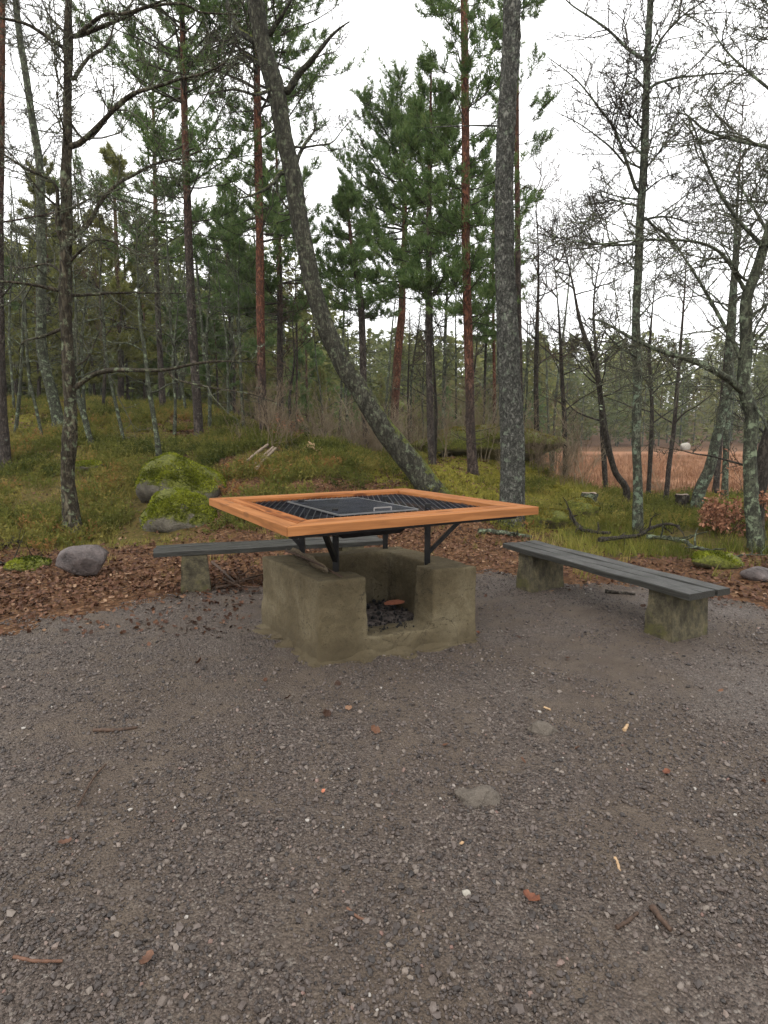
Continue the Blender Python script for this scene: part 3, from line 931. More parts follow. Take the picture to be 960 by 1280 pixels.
def bench(label, start, yaw, length, widths, top, th, blocks, seed):
    """planks run along local x from the start corner; local y is across"""
    sx, sy = start
    root = thing('bench', label, 'bench', (sx + math.cos(yaw) * length / 2, sy + math.sin(yaw) * length / 2, 0), 'benches round the fire pit', yaw)
    tot = sum(widths) + .013 * (len(widths) - 1)
    off = 0
    rng = np.random.default_rng(seed)
    for w in widths:
        mb = MB(); n = 16
        jit = rng.uniform(-.012, .012)
        sec = [(-w / 2, -th), (w / 2, -th), (w / 2, -.006), (w / 2 - .005, 0), (-w / 2 + .005, 0), (-w / 2, -.006)]
        V = []
        for i in range(n):
            x = -length / 2 + length * i / (n - 1)
            for (y, z) in sec:
                V.append([x + (jit if i in (0, n - 1) else 0), y + .002 * math.sin(i * 1.7 + w * 40), z + .003 * math.sin(i * .9 + off * 20)])
        k = len(sec)
        mb.add(V, [[i * k + j, i * k + (j + 1) % k, (i + 1) * k + (j + 1) % k, (i + 1) * k + j][::-1] for i in range(n - 1) for j in range(k)])
        mb.add([V[j] for j in range(k)] + [V[(n - 1) * k + j] for j in range(k)], [[0, 3, 2], [0, 2, 1], [0, 4, 3], [0, 5, 4]] + [[6, 8, 9], [6, 7, 8], [6, 9, 10], [6, 10, 11]])
        o = bpy.data.objects.new('plank', mb.mesh('plank', MAT['plank'], smooth=False))
        COL.objects.link(o); o.parent = root
        o.location = (0, off + w / 2, top + rng.uniform(-.002, .002))
        off += w + .013
    for i, (bx, dx, dy, by) in enumerate(blocks):
        X, Y = bx - length / 2, by
        wx = root.location.x + X * math.cos(yaw) - Y * math.sin(yaw); wy = root.location.y + X * math.sin(yaw) + Y * math.cos(yaw)
        mb = MB(); g = hz(wx, wy) - .03
        frustum(mb, (0, 0, 0), dx, dy, top - th - .004 - g, 0, .78, .97, seed + i)
        o = bpy.data.objects.new('support_block', mb.mesh('support_block', MAT['block'], smooth=True))
        COL.objects.link(o); o.parent = root; o.location = (X, Y, g)
    return root

# right bench: near right corner (2.535,4.225); planks lie to the left of the direction away from the camera
bench('dark wet plank bench on cast blocks, on the right of the fire pit', (2.563, 4.172), math.atan2(1.999, -.909), 2.21, [.137, .137, .137], .45, .048,
      [(.26, .27, .39, .21), (1.86, .27, .40, .21)], 11)
bench('dark grey bench half hidden behind the fire pit, leaves under it', (-2.241, 5.488), math.atan2(.264, .86), 2.35, [.125, .125, .125], .45, .05,
      [(.38, .30, .34, .17), (2.0, .30, .34, .17)], 23)

# ------------------------------------------------------------------ rocks
def rock(name, label, cat, c, dims, mat, seed, sub=4, rough=.22, rz=0, facets=4, sink=.15, group=None, moss_n=0, blade='mossblade'):
    v, f = ico(sub)
    rng = np.random.default_rng(seed)
    for _ in range(facets):                     # a few flat breaks
        n = rng.normal(size=3); n /= np.linalg.norm(n); lim = rng.uniform(*((.62, .88) if facets < 8 else (.50, .80)))
        d = v @ n; v = v - np.where(d > lim, d - lim, 0)[:, None] * n * .85
    nz = np.array([mnoise.noise(Vector(p) * 1.3 + Vector((seed, 0, 0))) * rough + mnoise.noise(Vector(p) * 3.6 + Vector((0, seed, 0))) * rough * .35 + mnoise.noise(Vector(p) * 11) * rough * .10 for p in v])
    v = v * (1 + nz)[:, None] * np.asarray(dims)
    k, q = math.cos(rz), math.sin(rz)
    v = np.stack([v[:, 0] * k - v[:, 1] * q, v[:, 0] * q + v[:, 1] * k, v[:, 2]], 1)
    base = np.array(c, float); cen = base + [0, 0, dims[2] * (1 - 2 * sink)]
    if not moss_n:
        o = MB().add(v + cen, f).build(name, mat, origin=base)
        return tag(o, label, cat, group)
    root = thing(name, label, cat, base, group)
    MB().add(v + cen, f).build('stone', mat, root)
    # moss cushions: short upright sprigs on the upper faces
    tri = v[f]; nr = np.cross(tri[:, 1] - tri[:, 0], tri[:, 2] - tri[:, 0]); ar = np.linalg.norm(nr, axis=1); nr /= ar[:, None]
    wgt = ar * np.clip(nr[:, 2] * 1.6 - .1, 0, 1) * np.array([max(0, .62 + 1.6 * mnoise.noise(Vector(p.mean(0)) * 3.2 + Vector((seed, 3, 1)))) for p in tri])
    idx = rng.choice(len(f), moss_n, p=wgt / wgt.sum())
    b = rng.dirichlet((1, 1, 1), moss_n)
    P = (tri[idx] * b[..., None]).sum(1) + cen
    N = nr[idx] + rng.normal(0, .45, (moss_n, 3)); N /= np.linalg.norm(N, axis=1)[:, None]
    S = np.cross(N, rng.normal(size=(moss_n, 3))); S /= np.linalg.norm(S, axis=1)[:, None]
    h = rng.uniform(.018, .045, (moss_n, 1)) * (.6 + .6 * dims[2]); w = rng.uniform(.007, .016, (moss_n, 1))
    V = np.stack([P - S * w, P + S * w, P + N * h], 1).reshape(-1, 3)
    patch = np.array([mnoise.noise(Vector(p) * 4) for p in P])
    mb = MB(); mb.add(V, np.arange(moss_n * 3).reshape(-1, 3), np.repeat(np.clip(.5 + patch * .8 + rng.uniform(-.25, .25, moss_n), .02, 1), 3))
    tag(mb.build('moss', MAT[blade], root, False), kind='stuff')
    return root

MAT['mossblade'] = tinted('moss_blades', [(.0, (.030, .040, .005)), (.5, (.125, .145, .013)), (1, (.27, .29, .032))], .9, .1, False)

MAT['i_mossm'] = tinted('moss_blades_yellow', [(.0, (.07, .062, .012)), (.5, (.17, .145, .025)), (1, (.28, .235, .05))], .9, .1, False)

def g2(px, py): return on_ground(px, py)
def build_rocks():
    p = g2(106, 722)
    rock('boulder', 'smooth grey purple boulder lying in brown leaves at the left', 'boulder', p, (.31, .24, .21), MAT['rock'], 5, rz=.35, facets=11, sink=.16, rough=.13)
    p = g2(214, 664)
    rock('mossy_boulder', 'bright mossy boulder just behind the left corner of the table', 'boulder', p + [0, .42, 0], (.60, .50, .44), MAT['mossrock'], 9, sink=.34, moss_n=9000, rz=.2)
    p = g2(212, 634)
    rock('mossy_boulder', 'larger green mossy boulder with a thin birch stem rising behind it', 'boulder', p + [0, .55, 0], (.80, .62, .62), MAT['mossrock'], 21, sink=.36, moss_n=9000, rz=-.3, facets=3)
    p = g2(112, 588)
    rock('mossy_rock', 'small flat mossy rock in the grass right of the split dead birch', 'rock', p, (.27, .22, .11), MAT['mossrock'], 33, 3, sink=.1, moss_n=1500)
    p = g2(953, 724)
    rock('stone', 'grey stone in the leaves at the right edge behind the bench', 'stone', p, (.22, .16, .09), MAT['rock'], 13, 3, sink=.2)
    p = g2(893, 708)
    rock('mossy_hump', 'low mossy hump in the grass behind the right bench', 'rock', p, (.30, .2, .10), MAT['mosscap'], 17, 3, sink=.2, moss_n=1800)
    p = g2(36, 712)
    rock('mossy_hump', 'mossy hump in brown leaves left of the grey boulder', 'rock', p, (.24, .18, .09), MAT['mosscap'], 19, 3, sink=.25, moss_n=900)
    for px, py, d, sd, lab in ((600, 1006, (.10, .06, .05), 3, 'flat earth-covered stone bedded in the gravel, middle of the yard'),
                               (676, 917, (.07, .05, .045), 8, 'small round stone bedded in the gravel, right of the fire pit')):
        p = g2(px, py); rock('bedded_stone', lab, 'stone', p, d, MAT['dirtstone'], sd, 4, sink=.40, facets=3, rough=.38)
    p = g2(583, 1123)
    rock('pale_pebble', 'pale yellowish pebble on the gravel below the flat stone', 'pebble', p + [0, 0, .008], (.016, .012, .010), MAT['white'], 3, 2, sink=.1)
    p = g2(668, 546 + 3) if False else at_d(857, 541, 96); 
    rock('shore_rock', 'white rock on the far shore of the lake', 'rock', (p[0], p[1], hz(p[0], p[1])), (.9, .7, .8), MAT['white'], 4, 3, sink=.2)
    for px, py, dims, sd, lab in ((608, 562, (1.8, 1.6, .52), 43, 'big yellow mossy mound between the red pine and the old trunk'),
                             (725, 640, (.34, .26, .20), 47, 'mossy tussock beside the cut stump'), (683, 655, (.5, .34, .22), 51, 'yellow mossy tussock right of the table corner')):
        p = on_ground(px, py); rock('moss_mound', lab, 'mound', p, dims, MAT['mosscap'], sd, 4, sink=.42, moss_n=int(4500 * dims[0] ** .8), facets=0, rough=.28, blade='i_mossm')
build_rocks()

# ------------------------------------------------------------------ branching
RNG = np.random.default_rng(20)

def unit(v): return v / max(1e-9, np.linalg.norm(v))

def grow_twigs(base, rad, n, length, level, rng, out, up=.25, t0=.15, spread=(35, 80), crook=.3, taper=.3, decay=.55):
    """side twigs along a polyline; out collects (points[6], r0, r1, level)"""
    base = np.asarray(base); m = len(base)
    for _ in range(n):
        t = t0 + (1 - t0) * rng.random() ** .8
        x = t * (m - 1); i = min(int(x), m - 2); w = x - i
        p = base[i] * (1 - w) + base[i + 1] * w
        tan = unit(base[i + 1] - base[i])
        r = (rad[0] * (1 - t) + rad[1] * t)
        side = unit(np.cross(tan, rng.normal(size=3)))
        a = R(rng.uniform(*spread))
        d = unit(tan * math.cos(a) + side * math.sin(a) + np.array([0, 0, up * rng.uniform(.2, 1)]))
        L = length * rng.uniform(.5, 1.25) * (1 - .55 * t)
        pts = [p]; st = L / 5
        for k in range(5):
            d = unit(d + rng.normal(0, crook, 3) + np.array([0, 0, up * .25]))
            pts.append(pts[-1] + d * st)
        r0 = min(r * .8, max(.0058, L * .0115))
        out.append((np.array(pts) if level else np.array([pts[0], pts[3], pts[5]]), r0, .0040, level))
        if level > 0:
            grow_twigs(pts, (r0, .003), max(2, int(n * decay) if n < 12 else 5 + level), L * .52, level - 1, rng, out, up, .2, spread, crook, taper, decay)

def twig_mesh(out, sides=3, tint=None):
    mb = MB()
    for k in sorted({len(o[0]) for o in out}):
        grp = [o for o in out if len(o[0]) == k]
        P = np.array([o[0] for o in grp]); r0 = np.array([o[1] for o in grp]); r1 = np.array([o[2] for o in grp])
        t = np.linspace(0, 1, k)[None, :]
        mb.tubes(P, r0[:, None] * (1 - t) + r1[:, None] * t, sides)
    return mb

def trace(pts, d, dd=0.0, n=None):
    """image points at forward distance d (drifting by dd along the way) to a smooth world curve"""
    k = len(pts)
    P = [at_d(x, y, d + dd * i / max(1, k - 1)) for i, (x, y) in enumerate(pts)]
    return resample(P, n or max(8, 5 * k))

def width(px, d): return .86 * px / F_PX * d / 2          # half-thickness in metres of something px wide

def trunk_part(root, P, rads, mat, name='trunk', sides=14, wob=.12, seed=1, flare=1.35, relief=0.0):
    if relief: P = resample(P[::3] if (len(P) - 1) % 3 == 0 else np.vstack([P[::3], P[-1:]]), 230); sides = 54
    n = len(P)
    R_ = np.interp(np.linspace(0, 1, n), np.linspace(0, 1, len(rads)), rads)
    if flare > 1:
        s = np.linalg.norm(P - P[0], axis=1); R_ = R_ * (1 + (flare - 1) * np.exp(-s / .22))
    mb = MB().tubes(P[None], R_[None], sides, wob=wob if not relief else 0, seed=seed)
    if relief:
        V = mb.v[0]; C = np.repeat(P, sides, 0); N = V - C; N /= np.maximum(np.linalg.norm(N, axis=1), 1e-6)[:, None]
        sv = Vector((seed * 3.1, 0, 0))
        dsp = []
        for p in V:
            q = Vector((p[0] * 17, p[1] * 17, p[2] * 8)) + sv
            r = 1 - min(1, abs(mnoise.noise(q)) * 3.2)
            dsp.append(-r * r * relief + mnoise.noise(Vector((p[0] * 45, p[1] * 45, p[2] * 28))) * relief * .45 + mnoise.noise(Vector((p[0] * 3, p[1] * 3, p[2] * 1.5)) + sv) * wob * .14)
        mb.v[0] = V + N * np.array(dsp)[:, None]
    return mb.build(name, mat, root)

def lichen_part(root, curves, n, size, rng, name='lichen'):
    """little crinkled lichen scraps on the branches"""
    P, = [np.vstack(curves)]
    i = rng.integers(0, len(P), n)
    c = P[i] + rng.normal(0, .012, (n, 3))
    a = rng.normal(0, 1, (n, 3)) * size; b = rng.normal(0, 1, (n, 3)) * size
    V = np.stack([c, c + a, c + b], 1).reshape(-1, 3)
    mb = MB().add(V, np.arange(n * 3).reshape(-1, 3), np.repeat(rng.random(n), 3))
    return tag(mb.build(name, MAT['lichen'], root, False), kind='stuff')

def bare_tree(name, label, base_px, trunk_px, widths, mat, limbs=(), twigs=(10, .8, 2), twig_mat='twig_dark', seed=1, d=None, lichen=0, group=None,
              auto=0, auto_len=1.5, sides=12, cat='tree', up=.2, drop=.12, trunk_dd=0.0, crook=.2, extra_top=None, wob=.12, relief=0.0):
    """trunk and main limbs follow the photograph's lines at the tree's own distance"""
    rng = np.random.default_rng(seed)
    g = on_ground(*base_px) if d is None else None
    dist = g[1] if d is None else d
    b0 = at_d(base_px[0], base_px[1], dist)
    b = np.array([b0[0], dist, hz(b0[0], dist)])
    root = thing(name, label, cat, b, group)
    K = [at_d(x, y, dist + trunk_dd * i / max(1, len(trunk_px) - 1)) for i, (x, y) in enumerate(trunk_px)]
    P = resample([b - [0, 0, drop]] + K, 48)
    rr = [width(w, dist) for w in widths]
    if auto and trunk_px[-1][1] > 60: rr = rr[:-1] + [rr[-1] * .6, .006]
    trunk_part(root, P, rr, mat, sides=sides, seed=seed, wob=wob, relief=relief)
    curves = [P[6:]]; out = []
    for L in limbs:
        pts, w0, w1, dd = L[:4]
        nt = L[4] if len(L) > 4 else twigs[0]
        C = trace(pts, dist, dd, 22)
        j = np.argmin(np.linalg.norm(P - C[0], axis=1))
        if np.linalg.norm(P[j] - C[0]) < .5 and len(L) < 6:
            C = np.vstack([P[j][None], C[1:]])
        ra, rb = width(w0, dist), width(w1, dist) * .45
        MB().tubes(C[None], np.linspace(ra, rb, len(C))[None], 7, wob=.18, seed=seed).build('limb', mat, root)
        curves.append(C)
        grow_twigs(C, (ra, rb), nt, twigs[1], twigs[2], rng, out, up, .1, crook=crook)
    for k in range(int(auto * 1.5)):
        t = 1 - .68 * rng.random() ** 1.3; j = int(t * 47)
        az = rng.uniform(0, 6.28); el = rng.uniform(.15, .8)
        dv = np.array([math.cos(az) * math.cos(el), math.sin(az) * math.cos(el), math.sin(el)])
        L = auto_len * (1.2 - .8 * t) * rng.uniform(.6, 1.2)
        pts = [P[j]]
        for q in range(6):
            dv = unit(dv + rng.normal(0, crook * .7, 3) + [0, 0, .05]); pts.append(pts[-1] + dv * L / 6)
        C = resample(pts, 14); ra = max(.009, min(.022, rr[0] * .38)) * (1.25 - .6 * t)
        MB().tubes(C[None], np.linspace(ra, .005, 14)[None], 5).build('limb', mat, root)
        curves.append(C)
        grow_twigs(C, (ra, .004), twigs[0], twigs[1], twigs[2], rng, out, up, .15, crook=crook)
    if out:
        tag(twig_mesh(out).build('twigs', MAT[twig_mat], root), kind='stuff')
    if lichen:
        lichen_part(root, curves + [o[0] for o in out[::3]], lichen, .014, rng)
    return root

# left foreground birch, half dead
bare_tree('dead_birch', 'lichened dead birch with a split hollow foot beside the grey boulder', (92, 672),
          [(89, 640), (85, 600), (86, 560), (89, 520), (87, 480), (85, 440), (82, 400), (82, 360), (82, 310), (84, 260), (83, 215), (85, 165), (84, 110), (85, 50), (86, -10), (88, -80)],
          [28, 23, 19, 18, 17, 17, 15, 13, 11, 10, 9, 8], MAT['bark_dead'],
          [([(90, 187), (110, 170), (127, 153), (147, 133), (167, 117), (200, 107), (227, 98), (253, 92), (283, 77), (297, 50)], 8, 3, -1.0, 16),
           ([(90, 103), (110, 73), (133, 57), (142, 30), (142, 5)], 6, 3, .7, 10),
           ([(90, 50), (127, 20), (157, 17), (200, 2), (240, -10)], 6, 4, -.4, 10),
           ([(92, 48), (147, 25), (187, 8), (233, 5), (247, 15), (300, 18)], 6, 4, .5, 12),
           ([(82, 62), (60, 47), (33, 30), (0, 22), (-40, 10)], 6, 3, -.5, 10),
           ([(82, 42), (62, 20), (50, -5)], 4, 3, .3, 8),
           ([(82, 314), (72, 285), (71, 235), (55, 220), (37, 213), (0, 190), (-30, 170)], 7, 3, -.6, 14),
           ([(84, 303), (110, 280), (127, 250), (147, 230), (170, 217), (200, 203), (233, 197), (253, 187), (290, 185)], 7, 3, .8, 16),
           ([(97, 483), (113, 470), (137, 463), (180, 463), (210, 462), (233, 457), (267, 452), (320, 452)], 8, 4, -.3, 8),
           ([(212, 464), (217, 473), (233, 478), (267, 485), (310, 492), (345, 503)], 4, 2, -.3, 5, 1),
           ([(80, 410), (55, 420), (30, 427), (23, 440)], 6, 3, .4, 6),
           ([(82, 365), (60, 360), (35, 355), (5, 352), (-30, 350)], 6, 3, -.6, 9),
           ([(84, 370), (110, 368), (150, 366), (190, 366), (232, 367)], 5, 3, .5, 12),
           ([(83, 345), (60, 330), (30, 335), (0, 330)], 4, 2, .6, 6),
           ([(85, 150), (110, 175), (140, 130), (139, 60)], 4, 2, .5, 8),
           ([(84, 330), (120, 300), (160, 310), (200, 330)], 4, 2, -.8, 12)],
          (11, 1.15, 2), 'twig_grey', 3, lichen=5200, up=.10, crook=.24, wob=.22, relief=.011, auto=6, auto_len=1.3)

# the leaning trunk
bare_tree('leaning_oak', 'thick mossy trunk leaning far over to the left behind the table', (552, 618),
          [(522, 588), (495, 556), (470, 521), (446, 482), (424, 445), (405, 402), (392, 362), (381, 312), (373, 270), (366, 218), (355, 168), (344, 110), (330, 60), (322, 20), (317, -20), (310, -80)],
          [40, 35, 31, 29, 27, 25, 24, 24, 24, 23, 23, 22, 20], MAT['bark_lean'],
          [([(357, 118), (372, 95), (385, 80), (400, 62), (413, 46), (425, 35), (437, 27)], 10, 4, -.5, 7),
           ([(345, 95), (325, 80), (300, 70), (285, 90), (270, 110)], 9, 3, .6, 14),
           ([(330, 55), (312, 48), (296, 35), (286, 10), (280, -30)], 11, 6, .5, 12),
           ([(335, 45), (352, 20), (370, -10)], 7, 4, -.3, 12),
           ([(352, 214), (338, 232), (318, 243), (300, 248)], 7, 4, -.4, 3),
           ([(372, 185), (395, 182), (415, 178), (430, 160), (447, 145)], 3, 1.5, .4, 8),
           ([(366, 215), (378, 185), (392, 165), (396, 150)], 7, 3, .3, 10),
           ([(345, 110), (320, 118), (290, 112), (250, 120)], 5, 2, -.8, 14),
           ([(372, 270), (355, 255), (346, 235), (350, 215)], 4, 2, .3, 4)],
          (9, 1.1, 2), 'twig_dark', 7, lichen=900, sides=20, drop=.25, up=.1, crook=.24, wob=.16, relief=.013)

# the big old trunk
bare_tree('old_pine', 'tall straight old trunk with deep grey scaly bark right of the table', (638, 657),
          [(640, 625), (641, 560), (638, 500), (635, 430), (632, 350), (630, 250), (632, 180), (636, 100), (640, 40), (639, -10), (638, -90)],
          [39, 36, 34, 32, 29, 27, 25, 24, 24, 23, 22], MAT['bark_old'],
          [([(632, 158), (600, 157), (560, 158), (530, 160)], 3, 1.5, .6, 2), ([(642, 60), (650, 45), (645, 20)], 5, 2, -.2, 3)],
          (4, .4, 1), 'twig_dark', 9, sides=24, drop=.3, wob=.10, up=.05, relief=.020)

# alder on the right
bare_tree('alder', 'slim straight bare alder rising from the grass behind the right bench', (797, 670),
          [(797, 640), (797, 600), (795, 540), (797, 480), (795, 400), (798, 330), (800, 280), (804, 220), (807, 150), (809, 80), (813, 0), (815, -60)],
          [15, 13, 12, 12, 11, 11, 10, 9, 8, 7], MAT['bark_alder'],
          [([(808, 76), (786, 62), (762, 39), (737, 21), (712, 4), (690, -20)], 5, 2, .5, 12),
           ([(811, 76), (829, 46), (847, 25), (870, 8), (890, -5)], 4, 2, -.5, 12),
           ([(815, 106), (847, 97), (870, 95), (896, 92), (940, 95)], 4, 2, .5, 14),
           ([(797, 244), (783, 202), (769, 163), (751, 138), (730, 110), (712, 92), (684, 71)], 5, 2, -.5, 14),
           ([(781, 205), (765, 186), (751, 174), (723, 154), (691, 138)], 3, 1.5, -.6, 9, 1),
           ([(804, 269), (820, 285), (833, 294), (850, 315), (870, 340)], 4, 2, .6, 10),
           ([(797, 305), (780, 306), (758, 306), (740, 304), (719, 301)], 4, 2, -.7, 12),
           ([(806, 200), (820, 165), (850, 140)], 3, 1.5, .5, 12),
           ([(800, 250), (770, 245), (740, 235)], 3, 1.5, .6, 12), ([(800, 245), (825, 225), (850, 215)], 3, 1.5, -.6, 12),
           ([(796, 400), (820, 375), (850, 365)], 3, 1.5, .6, 8)],
          (12, 1.2, 2), 'twig_dark', 12, lichen=600, up=.12, crook=.2, auto=8, auto_len=1.2)

# the spreading lichened tree at the right edge
bare_tree('crooked_oak', 'crooked lichened tree with arching limbs at the right edge', (946, 690),
          [(943, 660), (939, 629), (937, 576), (940, 527), (935, 505), (929, 481), (932, 450), (932, 417), (933, 374), (946, 339), (955, 311), (968, 270), (985, 220), (1000, 140), (1010, 40)],
          [22, 19, 17, 16, 16, 15, 13, 12, 11, 10, 8], MAT['bark_lichen'],
          [([(928, 491), (914, 477), (889, 461), (861, 449), (840, 443), (811, 433), (783, 419), (755, 403), (735, 398)], 11, 4, -.7, 18),
           ([(929, 458), (917, 428), (903, 403), (889, 378), (875, 353), (857, 325), (840, 300), (815, 275)], 7, 3, .6, 16),
           ([(953, 308), (921, 273), (900, 241), (882, 202), (864, 152), (847, 131)], 6, 2, -.4, 16),
           ([(985, 200), (960, 184), (925, 177), (882, 163), (854, 142), (815, 145)], 6, 2, .5, 20),
           ([(930, 360), (905, 320), (880, 305), (850, 300), (800, 300), (740, 305), (700, 295)], 5, 2, -.9, 20),
           ([(932, 400), (960, 380), (990, 360)], 5, 3, .3, 10),
           ([(878, 457), (850, 475), (815, 485), (780, 490), (755, 494)], 3, 1.5, -.3, 8, 1),
           ([(1000, 140), (960, 110), (930, 85), (905, 60), (880, 20)], 5, 2, .4, 20),
           ([(1008, 60), (975, 30), (950, -10)], 5, 2, .4, 16),
           ([(960, 290), (930, 240), (915, 215), (890, 205)], 4, 2, .6, 16),
           ([(938, 500), (952, 520), (963, 545)], 6, 4, -.3, 3)],
          (13, 1.1, 2), 'twig_grey', 15, lichen=5500, up=.06, crook=.22, wob=.2, auto=8, auto_len=1.5)

bare_tree('dark_oak', 'dark leaning trunk cut by the right edge of the view', (948, 672),
          [(944, 640), (948, 605), (955, 570), (968, 530), (990, 470), (1010, 380)], [24, 22, 20, 18, 14], MAT['bark_dark'], (), (10, .7, 2), 'twig_dark', 17, d=8.4, auto=4)

bare_tree('leaning_alder', 'slender grey trunk leaning right at the lake edge', (868, 640),
          [(875, 612), (886, 588), (895, 550), (905, 510), (911, 470), (912, 420), (917, 360), (920, 290), (924, 200)], [17, 14, 12, 10, 9, 7], MAT['bark_alder'],
          (), (10, .9, 2), 'twig_dark', 19, d=11.5, auto=9, auto_len=2.2)
bare_tree('curved_alder', 'thin dark curved trunk by the reeds left of the slim alder', (780, 616),
          [(783, 612), (769, 590), (758, 548), (751, 498), (744, 456), (726, 406), (715, 350), (700, 290)], [10, 9, 8, 7, 5], MAT['bark_dark'],
          (), (9, .9, 2), 'twig_dark', 23, d=12.5, auto=9, auto_len=2.0)
bare_tree('young_birch', 'pale thin birch pole in front of the brown bog', (833, 610),
          [(836, 585), (842, 540), (846, 490), (850, 440), (856, 360), (860, 280)], [7, 6, 5, 4], MAT['bark_pinegrey'], (), (8, .8, 1), 'twig_brown', 27, d=13.5, auto=7, auto_len=1.4)
bare_tree('young_alder', 'straight grey pole between the leaning alder and the crooked tree', (906, 625),
          [(907, 580), (909, 530), (914, 460), (918, 380), (925, 280), (930, 180)], [9, 8, 7, 5], MAT['bark_alder'], (), (9, .9, 2), 'twig_dark', 29, d=13.5, auto=8, auto_len=1.8)
bare_tree('bare_aspen', 'bare grey tree standing right behind the old trunk', (672, 585),
          [(671, 540), (670, 480), (671, 420), (673, 350), (672, 290), (668, 230)], [8, 7, 6, 4], MAT['bark_dark'], (), (9, 1.1, 2), 'twig_brown', 31, d=16, auto=12, auto_len=2.0)
bare_tree('bare_aspen', 'bare brown tree between the old trunk and the curved alder', (708, 590),
          [(706, 540), (703, 480), (700, 420), (695, 350), (688, 280)], [8, 7, 5, 3], MAT['bark_dark'], (), (9, 1.1, 2), 'twig_brown', 33, d=17, auto=12, auto_len=2.2)
bare_tree('bare_aspen', 'twiggy bare tree leaning left of the curved alder crown', (760, 585),
          [(752, 520), (746, 450), (742, 380), (752, 310), (760, 250)], [8, 7, 5, 3], MAT['bark_dark'], (), (10, 1.0, 2), 'twig_dark', 35, d=15.5, auto=13, auto_len=2.1)
bare_tree('bare_aspen', 'tall bare tree with reddish stem behind the crooked tree', (896, 600),
          [(900, 540), (906, 470), (913, 380), (920, 290), (925, 200), (930, 120)], [9, 8, 6, 4], MAT['bark_pinegrey'], (), (10, 1.1, 2), 'twig_dark', 37, d=16, auto=14, auto_len=2.6)
bare_tree('bare_aspen', 'bare tree half hidden behind the slim alder stem', (812, 595),
          [(815, 520), (812, 440), (818, 360), (825, 290)], [7, 6, 5, 3], MAT['bark_dark'], (), (10, 1.0, 2), 'twig_dark', 39, d=17, auto=12, auto_len=2.2)

# thin lichened stems on the left slope
def stem(label, base, pts, w, seed, auto=5, mat='bark_lichen', al=1.2, tw=(7, .6, 1), tm='twig_lichen', lichen=200, nm='birch_sapling', d=None):
    bare_tree(nm, label, base, pts, w, MAT[mat], (), tw, tm, seed, d=d, auto=auto, auto_len=al, lichen=lichen, sides=9, group='thin stems on the left slope', up=.1, crook=.25)
stem('pale lichened stem rising from behind the larger mossy boulder', (200, 578), [(195, 540), (187, 490), (181, 440), (175, 400), (172, 340), (170, 280)], [8, 7, 6, 5, 4, 3], 41, 9)
stem('thin pale stem leaning left, between the split birch and the mossy boulders', (157, 556), [(147, 515), (137, 470), (131, 430), (128, 370), (120, 300)], [5, 5, 4, 4, 3], 43, 8)
stem('short thick lichened stem leaning left just right of the split birch', (116, 558), [(105, 520), (97, 490), (92, 450), (95, 390), (90, 320)], [8, 8, 7, 6, 4], 45, 7)
stem('thin leaning pale stem left of the split birch', (55, 554), [(45, 510), (36, 470), (33, 420), (30, 350), (22, 280)], [4, 4, 4, 3, 3], 47, 7)
stem('upright pale stem near the left edge', (18, 548), [(22, 515), (25, 485), (28, 430), (30, 370), (38, 300)], [5, 5, 4, 4, 3], 49, 7)
stem('grey upright stem right behind the split birch', (106, 528), [(105, 505), (104, 480), (102, 430), (108, 370), (115, 300)], [5, 4, 4, 3], 51, 7)
stem('tall pale trunk leaning left at the far left', (75, 532), [(66, 495), (53, 443), (51, 390), (52, 340), (51, 270), (50, 213), (44, 170), (37, 127), (30, 80), (22, 27), (18, -30)], [15, 14, 13, 12, 11, 10, 9, 8, 7], 53, 14, 'bark_lichen', 2.2, (11, .9, 2), 'twig_dark', 900, 'old_birch')
stem('dark trunk cut by the left edge of the view', (8, 588), [(5, 540), (1, 480), (-1, 400), (-1, 300), (0, 200), (1, 120), (2, 20), (3, -60)], [14, 13, 12, 11, 10, 9, 8], 55, 9, 'bark_pinegrey', 1.8, (10, .8, 2), 'twig_dark', 300, 'edge_birch')
stem('crooked thin stem between the two pine trunks on the left', (218, 545), [(219, 500), (216, 450), (222, 390), (226, 330)], [5, 4, 4, 3], 57, 8)
stem('pale stem right of the left pine trunk', (262, 540), [(262, 490), (258, 430), (262, 360), (258, 290)], [5, 5, 4, 3], 59, 9)
stem('slim grey stem left of the red pine trunk', (305, 540), [(302, 490), (300, 430), (298, 360), (300, 290)], [4, 4, 3, 3], 61, 9)
stem('thin bare stem right of the red pine trunk', (365, 545), [(362, 500), (368, 450), (366, 400), (372, 340)], [4, 4, 3, 2], 63, 9, 'bark_dark', 1.3, (8, .7, 1), 'twig_brown', 0, d=16.5)
stem('thin brown stem behind the leaning trunk', (512, 545), [(510, 500), (511, 450), (512, 400), (513, 370)], [3, 3, 3, 2], 65, 8, 'bark_dark', 1.2, (8, .7, 1), 'twig_brown', 0, d=18)
stem('dark thin stem hard by the straight pine stem behind the table', (543, 575), [(545, 520), (543, 470), (541, 420), (540, 380)], [5, 5, 4, 3], 67, 7, 'bark_dark', 1.2, (8, .7, 1), 'twig_dark', 0, d=13)

